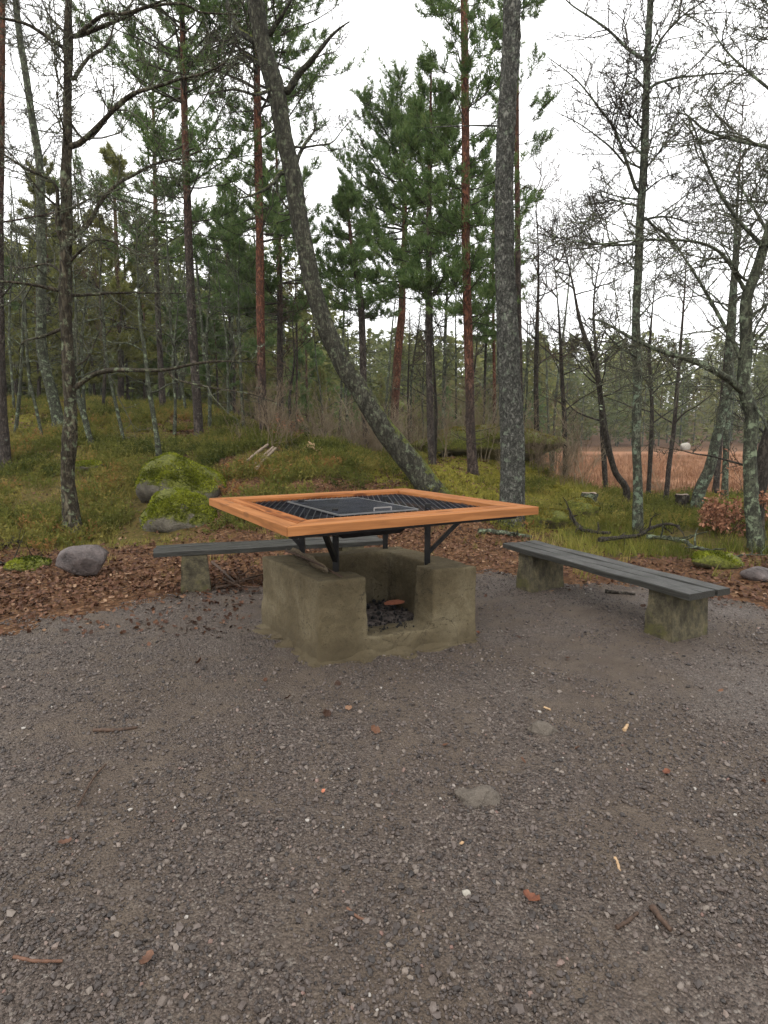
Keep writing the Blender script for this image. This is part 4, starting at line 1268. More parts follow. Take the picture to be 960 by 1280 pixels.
def thin_wood():
    protos = [o for o in COL.objects if o.name.startswith('birch_sapling') and o.parent is None][:11]
    rng = np.random.default_rng(12)
    n = 0
    for px, d, k in [(x + rng.uniform(-14, 14), rng.uniform(16.5, 30), i) for i, x in enumerate(np.linspace(-40, 700, 38))]:
        if 395 < px < 470 and d < 20: continue
        c = copy_tree(protos[k % len(protos)])
        x = (px - 480) / F_PX * d; sc = rng.uniform(1.0, 1.7) * d / 24
        c.location = (x, d, hz(x, d) - .05); c.rotation_euler = (rng.normal(0, .04), rng.normal(0, .04), rng.uniform(0, 6.28)); c.scale = (sc, sc, sc * 1.25)
        c['label'] = 'thin bare birch in the wood beyond the left slope' if px < 330 else 'thin bare birch in the thicket behind the leaning trunk'
        c['group'] = 'thin bare birches in the wood' if px < 330 else 'thin bare birches in the thicket'
thin_wood()

# ------------------------------------------------------------------ pines
def pine_crown(P, zr, prof, rng, n_br, mat, root, tuft=(13, .13), dens=1.0, droop=-.05, lens=None, dead=10):
    """branches in rough whorls, each with twigs ending in needle brushes; zr = (low, high) along the trunk, prof = reach as a function of 0..1"""
    zs = P[:, 2]
    br, tw, tips = [], [], []
    for k in range(n_br + dead):
        t = rng.random() if k < n_br else -rng.uniform(.02, .45)
        z = zr[0] + (zr[1] - zr[0]) * t
        z = max(z, zs[0] + .8)
        p = np.array([np.interp(z, zs, P[:, i]) for i in range(3)]); p[2] = z
        L = prof(max(t, 0)) * rng.uniform(.6, 1.15)
        if k >= n_br: L *= rng.uniform(.3, .75)
        az = rng.uniform(0, 2 * math.pi); el = (.10 + .75 * max(t, 0) ** 2) * rng.uniform(.5, 1.2) + droop
        d = np.array([math.cos(az) * math.cos(el), math.sin(az) * math.cos(el), math.sin(el)])
        pts = [p]
        for q in range(5):
            d = unit(d + rng.normal(0, .13, 3) + [0, 0, .07]); pts.append(pts[-1] + d * L / 5)
        pts = np.array(pts); br.append((pts, max(.006, L * .013), .003, 0))
        if k >= n_br:
            continue
        nt_ = max(3, int(L * 9 * dens) + 3)
        for q in range(nt_):
            u = rng.uniform(.25, 1.0) if q else 1.0
            x = u * 5; i = min(int(x), 4); w = x - i
            b = pts[i] * (1 - w) + pts[i + 1] * w
            tn = unit(pts[i + 1] - pts[i])
            sd = unit(np.cross(tn, [0, 0, 1])) * rng.choice([-1, 1])
            dd = unit(tn * rng.uniform(.35, .9) + sd * rng.uniform(.2, .9) + np.array([0, 0, rng.uniform(-.05, .5)]))
            l = L * rng.uniform(.12, .30) * (1.15 - .5 * u) + .08
            m_ = b + dd * l * .5; e = b + unit(dd + [0, 0, .25]) * l
            tw.append((np.array([b, m_, e]), .004, .003, 0))
            tips += [(e, unit(e - m_)), (m_ * .5 + e * .5, unit(e - m_)), (m_, dd)]
    mb = twig_mesh(br, 4)
    Pt = np.array([o[0] for o in tw]); mb.tubes(Pt, np.tile([.0045, .004, .003], (len(tw), 1)), 3)
    tag(mb.build('branches', MAT['twig_dark'], root), kind='stuff')
    C = np.array([t[0] for t in tips]); Dn = np.array([t[1] for t in tips])
    nb, ln = tuft
    n = len(C)
    Cr, Dr = np.repeat(C, nb, 0), np.repeat(Dn, nb, 0)
    dirs = Dr * .75 + rng.normal(0, .62, (n * nb, 3)) + [0, 0, .18]
    dirs /= np.linalg.norm(dirs, axis=1)[:, None]
    S = np.cross(dirs, rng.normal(size=(n * nb, 3))); S /= np.linalg.norm(S, axis=1)[:, None]
    l = ln * rng.uniform(.6, 1.25, (n * nb, 1)); w = .0075 * rng.uniform(.7, 1.4, (n * nb, 1)) * (ln / .13)
    st = Cr + rng.normal(0, .02, (n * nb, 3))
    V = np.stack([st - S * w, st + S * w, st + dirs * l], 1).reshape(-1, 3)
    tt = np.repeat(np.clip(np.repeat(rng.normal(.5, .2, n), nb) + rng.normal(0, .12, n * nb), .01, 1), 3)
    mb = MB().add(V, np.arange(n * nb * 3).reshape(-1, 3), tt)
    tag(mb.build('crown', mat, root, False), kind='stuff')

def pine(label, base, pts, w, crown, half, n_br, seed, mat='bark_pine', nmat='needle', d=None, name='pine_tree', shape='cone', dens=1.0, tuft=(13, .13), group=None, dead=10):
    rng = np.random.default_rng(seed)
    g = on_ground(*base) if d is None else None
    dist = g[1] if d is None else d
    b0 = at_d(base[0], base[1], dist); b = np.array([b0[0], dist, hz(b0[0], dist)])
    root = thing(name, label, 'pine tree', b, group)
    K = [at_d(x, y, dist) for x, y in pts]
    P = resample([b - [0, 0, .15]] + K, 40)
    trunk_part(root, P, [width(k, dist) for k in w], MAT[mat], sides=12, seed=seed, wob=.07, flare=1.25)
    zlo, zhi = at_d(480, crown[0], dist)[2], P[-1, 2] - .05
    hw = half / F_PX * dist
    if shape == 'cone': prof = lambda t: hw * (1.05 - .92 * t) * (.75 + .25 * min(1, t * 5))
    elif shape == 'oval': prof = lambda t: hw * (.25 + 1.0 * math.sin(math.pi * (.12 + .82 * t)) ** .8)
    else: prof = lambda t: hw
    pine_crown(P, (zlo, zhi), prof, rng, n_br, MAT[nmat], root, tuft, dens, dead=dead)
    return root

pine('tall pine with an orange red trunk standing behind the table to the right', (592, 592), [(588, 530), (587, 480), (584, 380), (582, 280), (582, 180), (581, 80), (580, 0), (579, -90), (578, -220)],
     [15, 13, 13, 12, 11, 10, 9, 7, 4], (420, 0), 62, 120, 101, 'bark_pine', shape='flat', dens=.8, dead=26)
pine('bushy green pine with a slim grey stem, left of the tall red pine', (541, 582), [(538, 530), (537, 480), (536, 400), (536, 300), (537, 220), (538, 150), (539, 85)],
     [11, 10, 9, 9, 7, 5, 2], (385, 85), 88, 74, 103, 'bark_pinegrey', shape='cone', dens=.85, tuft=(14, .14), dead=22)
pine('young pointed pine with a dark stem behind the leaning trunk', (462, 556), [(456, 520), (454, 470), (453, 420), (450, 370), (440, 310), (432, 232)],
     [11, 10, 10, 9, 6, 2], (400, 232), 68, 80, 105, 'bark_pinegrey', d=15.5, shape='cone', dens=1.1)
pine('pine with a bright orange crooked trunk in the middle distance', (490, 540), [(494, 500), (497, 450), (502, 395), (503, 350), (506, 280), (505, 200), (503, 150)],
     [13, 12, 11, 10, 8, 5, 2], (370, 150), 80, 90, 107, 'bark_pine', d=20, shape='oval', dens=1.2, tuft=(13, .16))
pine('pine with a straight red trunk on the left slope', (331, 547), [(328, 500), (326, 420), (325, 330), (324, 250), (322, 150), (321, 60), (320, -40), (320, -120)],
     [14, 12, 12, 11, 11, 9, 7, 4], (330, -10), 98, 78, 109, 'bark_pine', shape='oval', dens=.8, tuft=(12, .15))
pine('pine with a grey brown trunk on the left slope, nearest the split birch', (249, 549), [(246, 500), (243, 450), (239, 380), (236, 310), (233, 220), (230, 120), (228, 40), (226, -60)],
     [13, 12, 12, 11, 10, 9, 7, 4], (300, 0), 100, 62, 111, 'bark_pinegrey', shape='oval', dens=.75, tuft=(12, .15), dead=30)
pine('slim double-stemmed pine behind the left slope', (204, 515), [(201, 460), (198, 400), (195, 320), (194, 240), (192, 150), (190, 90)],
     [9, 8, 7, 6, 5, 2], (340, 90), 80, 55, 113, 'bark_pinegrey', d=21, shape='oval', dens=.8, tuft=(12, .19), dead=24)
pine('dark pine trunk in shade right of the red one on the left slope', (350, 520), [(350, 470), (350, 400), (349, 330), (347, 250), (345, 170)],
     [10, 9, 8, 6, 2], (400, 170), 90, 80, 115, 'bark_pinegrey', d=21, shape='cone', dens=1.0, tuft=(12, .19))
pine('thin far pine between the tall red pine and the old trunk', (618, 545), [(618, 490), (617, 420), (616, 350), (617, 290), (618, 240)],
     [5, 5, 4, 3, 2], (430, 0), 42, 60, 117, 'bark_pine', d=22, shape='oval', dens=.9, tuft=(12, .17))

pine('pine hidden behind the old trunk, only green bough ends showing', (652, 575), [(650, 480), (648, 380), (647, 280), (646, 180), (646, 80), (645, -40), (645, -160)],
     [9, 8, 8, 7, 6, 5, 2], (260, -60), 46, 46, 119, 'bark_pinegrey', d=14, shape='flat', dens=.9)

# stand of pines behind the left slope: three built, the rest copies
def stand():
    protos = []
    for i, (base, top, half, nm) in enumerate((((62, 500), 205, 80, 'needle_olive'), ((150, 500), 190, 80, 'needle_olive'), ((290, 510), 235, 78, 'needle'))):
        d = 27
        pts = [(base[0] + (1.5 - k) * 2, base[1] + (top - base[1]) * k / 6) for k in range(1, 7)]
        protos.append(pine(('tall dense olive green pine in the stand beyond the left slope', 'slim olive pine in the stand beyond the left slope', 'fresh green pine in the stand beyond the left slope')[i], base, pts, [9, 8, 7, 6, 4, 2], (455, top), half, 72, 200 + i, 'bark_pinegrey', nmat=nm, d=d, shape='cone', dens=1.0, tuft=(10, .25), group='pines in the stand beyond the left slope', dead=6))
    rng = np.random.default_rng(77)
    spots = [(-60, 27, 1.0), (-110, 33, 1.1), (15, 31, .95), (100, 34, 1.0), (185, 33, .85), (225, 30, .6), (250, 40, .9), (325, 33, .62),
             (385, 36, .7), (405, 30, .45), (25, 42, 1.1), (165, 45, 1.0), (300, 46, .85), (-20, 24, .7), (275, 26, .42), (125, 24, .45), (55, 23, .42), (440, 44, .6), (480, 50, .7),
             (515, 46, .55), (555, 54, .65), (598, 48, .5), (640, 58, .62), (668, 66, .75), (540, 70, .9), (-220, 30, 1.1), (-300, 38, 1.2), (1150, 40, .9)]
    for i, (px, d, s) in enumerate(spots):
        c = copy_tree(protos[i % 3])
        x = (px - 480) / F_PX * d
        c.location = (x, d, hz(x, d) - .1)
        c.rotation_euler = (0, 0, rng.uniform(0, 6.28)); sc = s * rng.uniform(.92, 1.08); c.scale = (sc * rng.uniform(.9, 1.15), sc, sc)
        c['label'] = ('tall dense olive green pine in the stand beyond the left slope', 'slim olive pine in the stand beyond the left slope', 'fresh green pine in the stand beyond the left slope')[i % 3]
        if px > 470:
            c['label'] = 'small far pine behind the brown thicket in the middle'
            c['group'] = 'far pines behind the thicket'
stand()

# ------------------------------------------------------------------ the wood across the lake
def far_wood():
    rng = np.random.default_rng(8)
    mb = MB(); tr = MB()
    n = 1120
    for k in range(n):
        px = rng.uniform(-500, 1500); d = 108 + 120 * rng.random() ** 1.6
        if px < 690: d = rng.uniform(70, 150)
        if 760 <= k < 980: px = rng.uniform(-420, 420); d = rng.uniform(44, 80)
        if k >= 980: px = rng.uniform(380, 1250); d = rng.uniform(225, 265)
        x = (px - 480) / F_PX * d; z0 = hz(x, d)
        H = (rng.uniform(.82, 1.06) * (122 if px > 560 else 126) / F_PX * d + 1.55 - z0) * (1 if rng.random() < .75 else .72)
        if 760 <= k < 980: H = (548 - rng.uniform(250, 400) - max(0, px - 250) * .2) / F_PX * d * .9 + 1.5 - z0; H = max(H, 4)
        H = max(H, 4.5)
        conif = rng.random() < .42
        m = int(500 + 60 * rng.random()) if k < 760 else (520 if k < 980 else 330)
        t = rng.random(m) ** 1.05
        rad = H * (.15 if conif else .2)
        pr = (1.02 - t) ** .8 if conif else np.sin(np.pi * np.clip(t * .8 + .16, 0, 1))
        az = rng.uniform(0, 6.283, m); r = rad * pr * np.sqrt(rng.random(m)) * (1 + .3 * np.sin(az * 3 + k))
        c = np.stack([x + r * np.cos(az), d + r * np.sin(az), z0 + H * ((.02 if conif else .08) + (.98 if conif else .92) * t)], 1)
        sz = (min(H * .042, .55) if k < 760 else 1.1 if k >= 980 else min(H * .042, .42)) * rng.uniform(.5, 1.3, (m, 1))
        a = rng.normal(size=(m, 3)); b = rng.normal(size=(m, 3)); a[:, 2] *= .6; b[:, 2] *= .6
        V = np.stack([c - a * sz * .5, c + b * sz * .6, c + (a - b) * sz * .6], 1).reshape(-1, 3)
        base_t = rng.uniform(.15, .8)
        mb.add(V, np.arange(m * 3).reshape(-1, 3), np.repeat(np.clip(base_t + rng.normal(0, .13, m), .02, 1), 3))
        tr.tubes(np.array([[[x, d, z0 - .3], [x + .1, d, z0 + H * .5], [x, d, z0 + H * .9]]]), np.array([[.008 * H, .006 * H, .002 * H]]), 5)
    tag(mb.build('far_wood', MAT['needle_far'], smooth=False), 'mixed green wood along the far side of the lake', kind='stuff')
    tag(tr.build('far_trunks', MAT['bark_lichen']), 'pale trunks of the far wood', kind='stuff')
far_wood()

# ------------------------------------------------------------------ dead wood, stumps, heaps and small bushes
def stick_thing(name, label, cat, pts, w, mat, seed, lift=.015, side=0, group=None, taper=.6, sides=7, world=None, wob=.22):
    """a stick lying on the ground along picture points"""
    rng = np.random.default_rng(seed)
    if world is None:
        P = [on_ground(x, y) + [0, 0, lift] for x, y in pts]
    else: P = world
    P = resample(P, max(10, 5 * len(P)))
    P[:, 2] = np.maximum(P[:, 2], [hz(p[0], p[1]) + lift for p in P]) if world is None else P[:, 2]
    root = thing(name, label, cat, P[0], group)
    r0 = w / F_PX * P[0][1] / 2 if w > .5 else w
    MB().tubes(P[None], (np.linspace(r0, r0 * taper, len(P)) * (1 + .12 * np.sin(np.arange(len(P)) * 2.1)))[None], sides, wob=wob, seed=seed, cap=True).build('stem', mat, root)
    if side:
        out = []
        for q in range(side):
            i = rng.integers(2, len(P) - 1); d = unit(P[i] - P[i - 1]); d = unit(d + rng.normal(0, .7, 3) + [0, 0, .45])
            q_ = [P[i]]; L = rng.uniform(.12, .5)
            for k in range(5): d = unit(d + rng.normal(0, .22, 3)); q_.append(q_[-1] + d * L / 5)
            out.append((np.array(q_), r0 * .5, r0 * .15, 0))
            if rng.random() < .5: grow_twigs(q_, (r0 * .4, .004), 2, .2, 0, rng, out)
        tag(twig_mesh(out, 4).build('side_twigs', mat, root), kind='stuff')
    return root

def dead_wood():
    D = MAT['bark_dark']
    G = 'fallen branches behind the right bench'
    stick_thing('fallen_branch', 'knobbly dark branch poking up just behind the far end of the right bench', 'branch', [(709, 650), (718, 664), (727, 675), (744, 679), (762, 679)], 6, D, 1, 0.14, 5, G)
    stick_thing('fallen_branch', 'long dark forked branch on the grass behind the middle of the right bench', 'branch', [(748, 689), (775, 685), (800, 683), (829, 670), (848, 673)], 6, D, 2, 0.15, 9, G)
    stick_thing('fallen_branch', 'lichened dead branch sloping down to the right behind the right bench', 'branch', [(808, 683), (828, 684), (846, 688), (864, 696), (882, 702)], 6, MAT['bark_lichen'], 3, 0.13, 8, G)
    stick_thing('fallen_branch', 'thin pale branch beside the mossy hump right of the bench', 'branch', [(898, 704), (920, 700), (956, 697)], 3, MAT['bark_lichen'], 4, .03, 3, G)
    stick_thing('fallen_log', 'short lichened log at the foot of the old trunk', 'log', [(598, 668), (630, 670), (664, 674)], 8, MAT['bark_lichen'], 5, .03, 3)
    stick_thing('fallen_branch', 'dark stick on the gravel edge under the right bench', 'branch', [(756, 742), (775, 744), (794, 747)], 5, D, 6, .02, 0, G)
    stick_thing('fallen_branch', 'dark branch in the leaves at the left edge', 'branch', [(-10, 688), (8, 684), (22, 680)], 6, D, 7, .03, 4)
    stick_thing('fallen_branch', 'broken branch lying in leaves left of the grey boulder', 'branch', [(-12, 712), (20, 708), (46, 706), (60, 710)], 4, D, 8, .03, 5)
    # dry branch heap by the left bench
    for k, (pts, w, lab) in enumerate(((([(265, 706), (282, 722), (300, 738)], 4, 'thin dark stick sloping down from the left bench to the leaf heap')),
                                       ([(270, 742), (288, 738), (312, 729), (322, 726)], 4, 'stick across the leaf heap beside the left bench'),
                                       ([(280, 733), (300, 741), (324, 744)], 3, 'lowest stick of the leaf heap beside the left bench'))):
        stick_thing('dry_stick', lab, 'stick', pts, w, MAT['stick'], 20 + k, .03 + .02 * k, 2, 'sticks by the left bench')
    # twigs and scraps on the gravel
    for lab, pts, w, m, l in (('straight dark stick on the gravel left of the fire pit', [(117, 918), (145, 917), (172, 915)], 5, 'stick', .008),
                              ('thin bent dark twig on the gravel at the left', [(98, 1013), (110, 992), (121, 975), (133, 961)], 3.5, 'stick', .006),
                              ('straight rust coloured strip of bark near the bottom left corner', [(18, 1207), (45, 1209), (79, 1210)], 5, 'rust', .007),
                              ('curved tan sliver of wood on the gravel, bottom middle', [(434, 1145), (448, 1155), (466, 1162)], 4, 'rust', .005),
                              ('orange wood chip standing out on the gravel at the right', [(768, 1078), (771, 1087), (774, 1098)], 5, 'chip', .005),
                              ('stubby brown piece of branch near the bottom right', [(814, 1146), (822, 1158), (838, 1172)], 9, 'stick', .012),
                              ('dark twig beside the stubby piece of branch', [(770, 1168), (782, 1160), (797, 1150)], 6, 'stick', .007),
                              ('tiny orange splinter on the gravel right of the fire pit', [(780, 918), (784, 911)], 5, 'chip', .006),
                              ('pale splinter on the gravel near the bedded round stone', [(680, 890), (688, 893)], 3, 'chip', .006)):
        stick_thing('stick' if m == 'stick' else 'wood_scrap', lab, 'stick' if m == 'stick' else 'wood scrap', pts, w, MAT[m], len(lab), l + .012, 0, None, .75)
    rng = np.random.default_rng(6)
    def dead_leaf(px, py, L, lab, mat, n=1):
        p = on_ground(px, py) + [0, 0, .02]
        mb = MB()
        for q in range(n):
            a = rng.uniform(0, 6.28); t = np.linspace(0, 1, 7); V = []
            wv = np.array([.05, .3, .22, .38, .26, .3, .03]) * L * .9
            for i in range(7):
                for sg in (-1, -.5, 0, .5, 1):
                    V.append([(t[i] - .5) * L, sg * wv[i], abs(sg) * wv[i] * .6 + (t[i] - .5) ** 2 * L * .9 + rng.uniform(-.05, .05) * L])
            V = np.array(V); c, s_ = math.cos(a), math.sin(a)
            V = np.stack([V[:, 0] * c - V[:, 1] * s_, V[:, 0] * s_ + V[:, 1] * c, V[:, 2] + q * .008], 1) + p + np.array([*rng.normal(0, L * .35 * (n > 1), 2), 0])
            mb.add(V, [[i * 5 + j, i * 5 + j + 1, i * 5 + 6 + j, i * 5 + 5 + j] for i in range(6) for j in range(4)])
        tag(mb.build('dead_leaf', MAT[mat], origin=p), lab, 'leaf')
    dead_leaf(82, 1062, .05, 'curled rust leaf on the gravel below the bent twig', 'rust')
    dead_leaf(664, 1134, .06, 'dark crumpled leaf on the gravel in the lower right', 'deadleaf')
    dead_leaf(184, 1211, .05, 'rust leaf scrap right of the bark strip', 'rust')
    dead_leaf(832, 973, .05, 'dark leaf on the gravel below the right bench', 'deadleaf')
    dead_leaf(404, 996, .028, 'small brick red scrap on the gravel below the fire pit', 'brick')
    dead_leaf(577, 1062, .022, 'tiny orange leaf scrap below the flat bedded stone', 'chip')
    dead_leaf(598, 760 + 35, .05, 'brown leaf at the right foot of the fire pit', 'deadleaf')
    # three weathered poles and a heap of fresh chips on the slope
    for k, (a, b) in enumerate((((307, 590), (335, 569)), ((318, 593), (342, 573)), ((321, 597), (345, 576)))):
        A, B = on_ground(*a) + [0, 0, .16], on_ground(*b) + [0, 0, .22]
        lab = ('leftmost', 'middle', 'rightmost')[k] + ' of three weathered poles lying on the slope behind the table'
        stick_thing('pole', lab, 'pole', None, .03, MAT['paleslat'], 60 + k, 0, 0, 'weathered poles on the slope', .9, world=[A, (A + B) / 2 + [0, 0, .01], B], wob=.08)
    c0 = on_ground(391, 572)
    for k in range(13):
        p = c0 + np.array([rng.uniform(-.17, .17), rng.uniform(-.1, .1), 0]); p[2] = hz(p[0], p[1]) + .16 + .12 * (1 - abs(p[0] - c0[0]) / .17) * rng.random()
        a = rng.uniform(0, 3.14); L = rng.uniform(.09, .2)
        d = np.array([math.cos(a), math.sin(a) * .6, rng.uniform(-.2, .7)]); d = unit(d)
        o = MB().bar(p - d * L / 2, p + d * L / 2, rng.uniform(.025, .05), rng.uniform(.015, .03)).build('wood_piece', MAT['chip'], None, False, p)
        tag(o, 'split piece of fresh pale wood in the heap on the slope', 'wood piece', 'fresh wood pieces in the heap')
    for k, (px, py) in enumerate(((506, 552), (512, 557))):
        p = on_ground(px, py) + [0, 0, .16]
        o = MB().bar(p - [.09, 0, -.05], p + [.09, 0, -.05], .05, .03).build('wood_piece', MAT['chip'], None, False, p)
        tag(o, ('upper', 'lower')[k] + ' fresh split of wood right of the leaning trunk', 'wood piece', 'splits by the leaning trunk')
    # cut stump and rotten stump
    def stump(px, py, r, h, lab, mat, seed):
        p = on_ground(px, py); root = thing('stump', lab, 'stump', p)
        P = np.array([p - [0, 0, .1], p + [0, 0, h * .3], p + [.01, 0, h * .7], p + [.015, 0, h]]); P = resample(P, 10)
        MB().tubes(P[None], np.interp(np.linspace(0, 1, 10), [0, .4, 1], [r * 1.4, r * 1.05, r])[None], 16, wob=.18, seed=seed).build('bark', mat, root)
        th_ = np.linspace(0, 6.283, 17)[:-1]
        top = np.array([[p[0] + .015 + r * .97 * math.cos(a), p[1] + r * .97 * math.sin(a), p[2] + h - .004 + .02 * math.sin(3 * a)] for a in th_] + [[p[0], p[1], p[2] + h + .01]])
        MB().add(top, [[i, (i + 1) % 16, 16] for i in range(16)]).build('cut_face', MAT['paleslat'], root)
    stump(735, 634, .14, .26, 'cut mossy stump in the grass between the old trunk and the slim alder', MAT['bark_lichen'], 3)
    stump(851, 640, .13, .32, 'dark rotten stump left of the leaning alder foot', MAT['bark_dark'], 5)
    # small bushes still holding dry leaves
    def beech(px, py, hgt, wid, n, lab, seed, d=None):
        rg = np.random.default_rng(seed)
        p = on_ground(px, py); root = thing('leafy_bush', lab, 'bush', p)
        out = []
        for k in range(9):
            a = rg.uniform(0, 6.28); dv = unit(np.array([math.cos(a) * .8, math.sin(a) * .5, .8])); q = [p + [rg.normal(0, .05), rg.normal(0, .05), -.05]]
            L = rg.uniform(.6, 1.0) * math.hypot(hgt, wid) * .8
            for s_ in range(5): dv = unit(dv + rg.normal(0, .22, 3)); q.append(q[-1] + dv * L / 5)
            out.append((np.array(q), .008, .003, 0)); grow_twigs(q, (.006, .003), 6, L * .45, 1, rg, out, .1)
        tag(twig_mesh(out).build('stems', MAT['twig_brown'], root), kind='stuff')
        T = [o[0][i] for o in out for i in range(1, len(o[0]))]; T = np.array(T)
        c = T[rg.integers(0, len(T), n)] + rg.normal(0, .025, (n, 3))
        a = rg.normal(0, 1, (n, 3)); a /= np.linalg.norm(a, axis=1)[:, None]; a[:, 2] -= .3
        b = np.cross(a, rg.normal(size=(n, 3))); b /= np.linalg.norm(b, axis=1)[:, None]
        L = rg.uniform(.035, .065, (n, 1))
        V = np.stack([c, c + a * L * .5 + b * L * .32, c + a * L, c + a * L * .5 - b * L * .32], 1).reshape(-1, 3)
        tag(MB().add(V, np.arange(n * 4).reshape(-1, 4), np.repeat(rg.random(n), 4)).build('leaves', MAT['beech'], root, False), kind='stuff')
    beech(905, 668, .75, .75, 2100, 'low bush with dry coppery leaves left of the crooked tree', 3)
    beech(352, 552, .9, .5, 420, 'small bush with dry orange leaves right of the red pine trunk', 5)
    beech(965, 480 + 180, 1.6, .5, 500, 'bush with coppery leaves at the right edge beside the dark trunk', 7)
dead_wood()


# ------------------------------------------------------------------ ground cover (uncountable: instanced over the ground)
def mesh_of(v, f, name, mat, smooth=False):
    return MB().add(v, f).mesh(name, mat, smooth=smooth)

def scatter(name, P, rot, scale, tint, meshes, pick, desc):
    n = len(P)
    me = bpy.data.meshes.new(name); me.vertices.add(n)
    me.vertices.foreach_set('co', np.asarray(P, np.float32).ravel())
    for nm, typ, val in (('rot', 'FLOAT_VECTOR', rot), ('scl', 'FLOAT', scale), ('tint', 'FLOAT', tint), ('pick', 'INT', pick)):
        a = me.attributes.new(nm, typ, 'POINT')
        val = np.asarray(val)
        a.data.foreach_set('vector' if typ == 'FLOAT_VECTOR' else 'value', (val.astype(np.int32) if typ == 'INT' else val.astype(np.float32)).ravel())
    o = bpy.data.objects.new(name, me); COL.objects.link(o)
    ng = bpy.data.node_groups.new(name, 'GeometryNodeTree')
    ng.interface.new_socket('Geometry', in_out='INPUT', socket_type='NodeSocketGeometry')
    ng.interface.new_socket('Geometry', in_out='OUTPUT', socket_type='NodeSocketGeometry')
    N = ng.nodes; L = ng.links
    gi, go = N.new('NodeGroupInput'), N.new('NodeGroupOutput')
    g2i = N.new('GeometryNodeGeometryToInstance')
    for k, m in reversed(list(enumerate(meshes))):
        ob = bpy.data.objects.new(name + '_piece', m)
        oi = N.new('GeometryNodeObjectInfo'); oi.inputs['Object'].default_value = ob
        L.new(oi.outputs['Geometry'], g2i.inputs[0])
    ip = N.new('GeometryNodeInstanceOnPoints'); ip.inputs['Pick Instance'].default_value = True
    def na(nm, dt):
        x = N.new('GeometryNodeInputNamedAttribute'); x.data_type = dt; x.inputs['Name'].default_value = nm
        return [q for q in x.outputs if q.enabled and q.name == 'Attribute'][0]
    L.new(gi.outputs[0], ip.inputs['Points']); L.new(g2i.outputs[0], ip.inputs['Instance'])
    L.new(na('pick', 'INT'), ip.inputs['Instance Index']); L.new(na('rot', 'FLOAT_VECTOR'), ip.inputs['Rotation'])
    L.new(na('scl', 'FLOAT'), ip.inputs['Scale'])
    L.new(ip.outputs[0], go.inputs[0])
    md = o.modifiers.new('scatter', 'NODES'); md.node_group = ng
    return tag(o, desc, kind='stuff')

def fan(n, px0, px1, d0, d1, rng, p=1.0):
    """points spread over the ground by direction and distance; p<1 favours the near ground"""
    px = rng.uniform(px0, px1, n)
    q = rng.random(n)
    e = p + 1
    d = (d0 ** e + (d1 ** e - d0 ** e) * q) ** (1 / e) if abs(e) > 1e-6 else d0 * (d1 / d0) ** q
    x = (px - 480) / F_PX * d
    return px, x, d

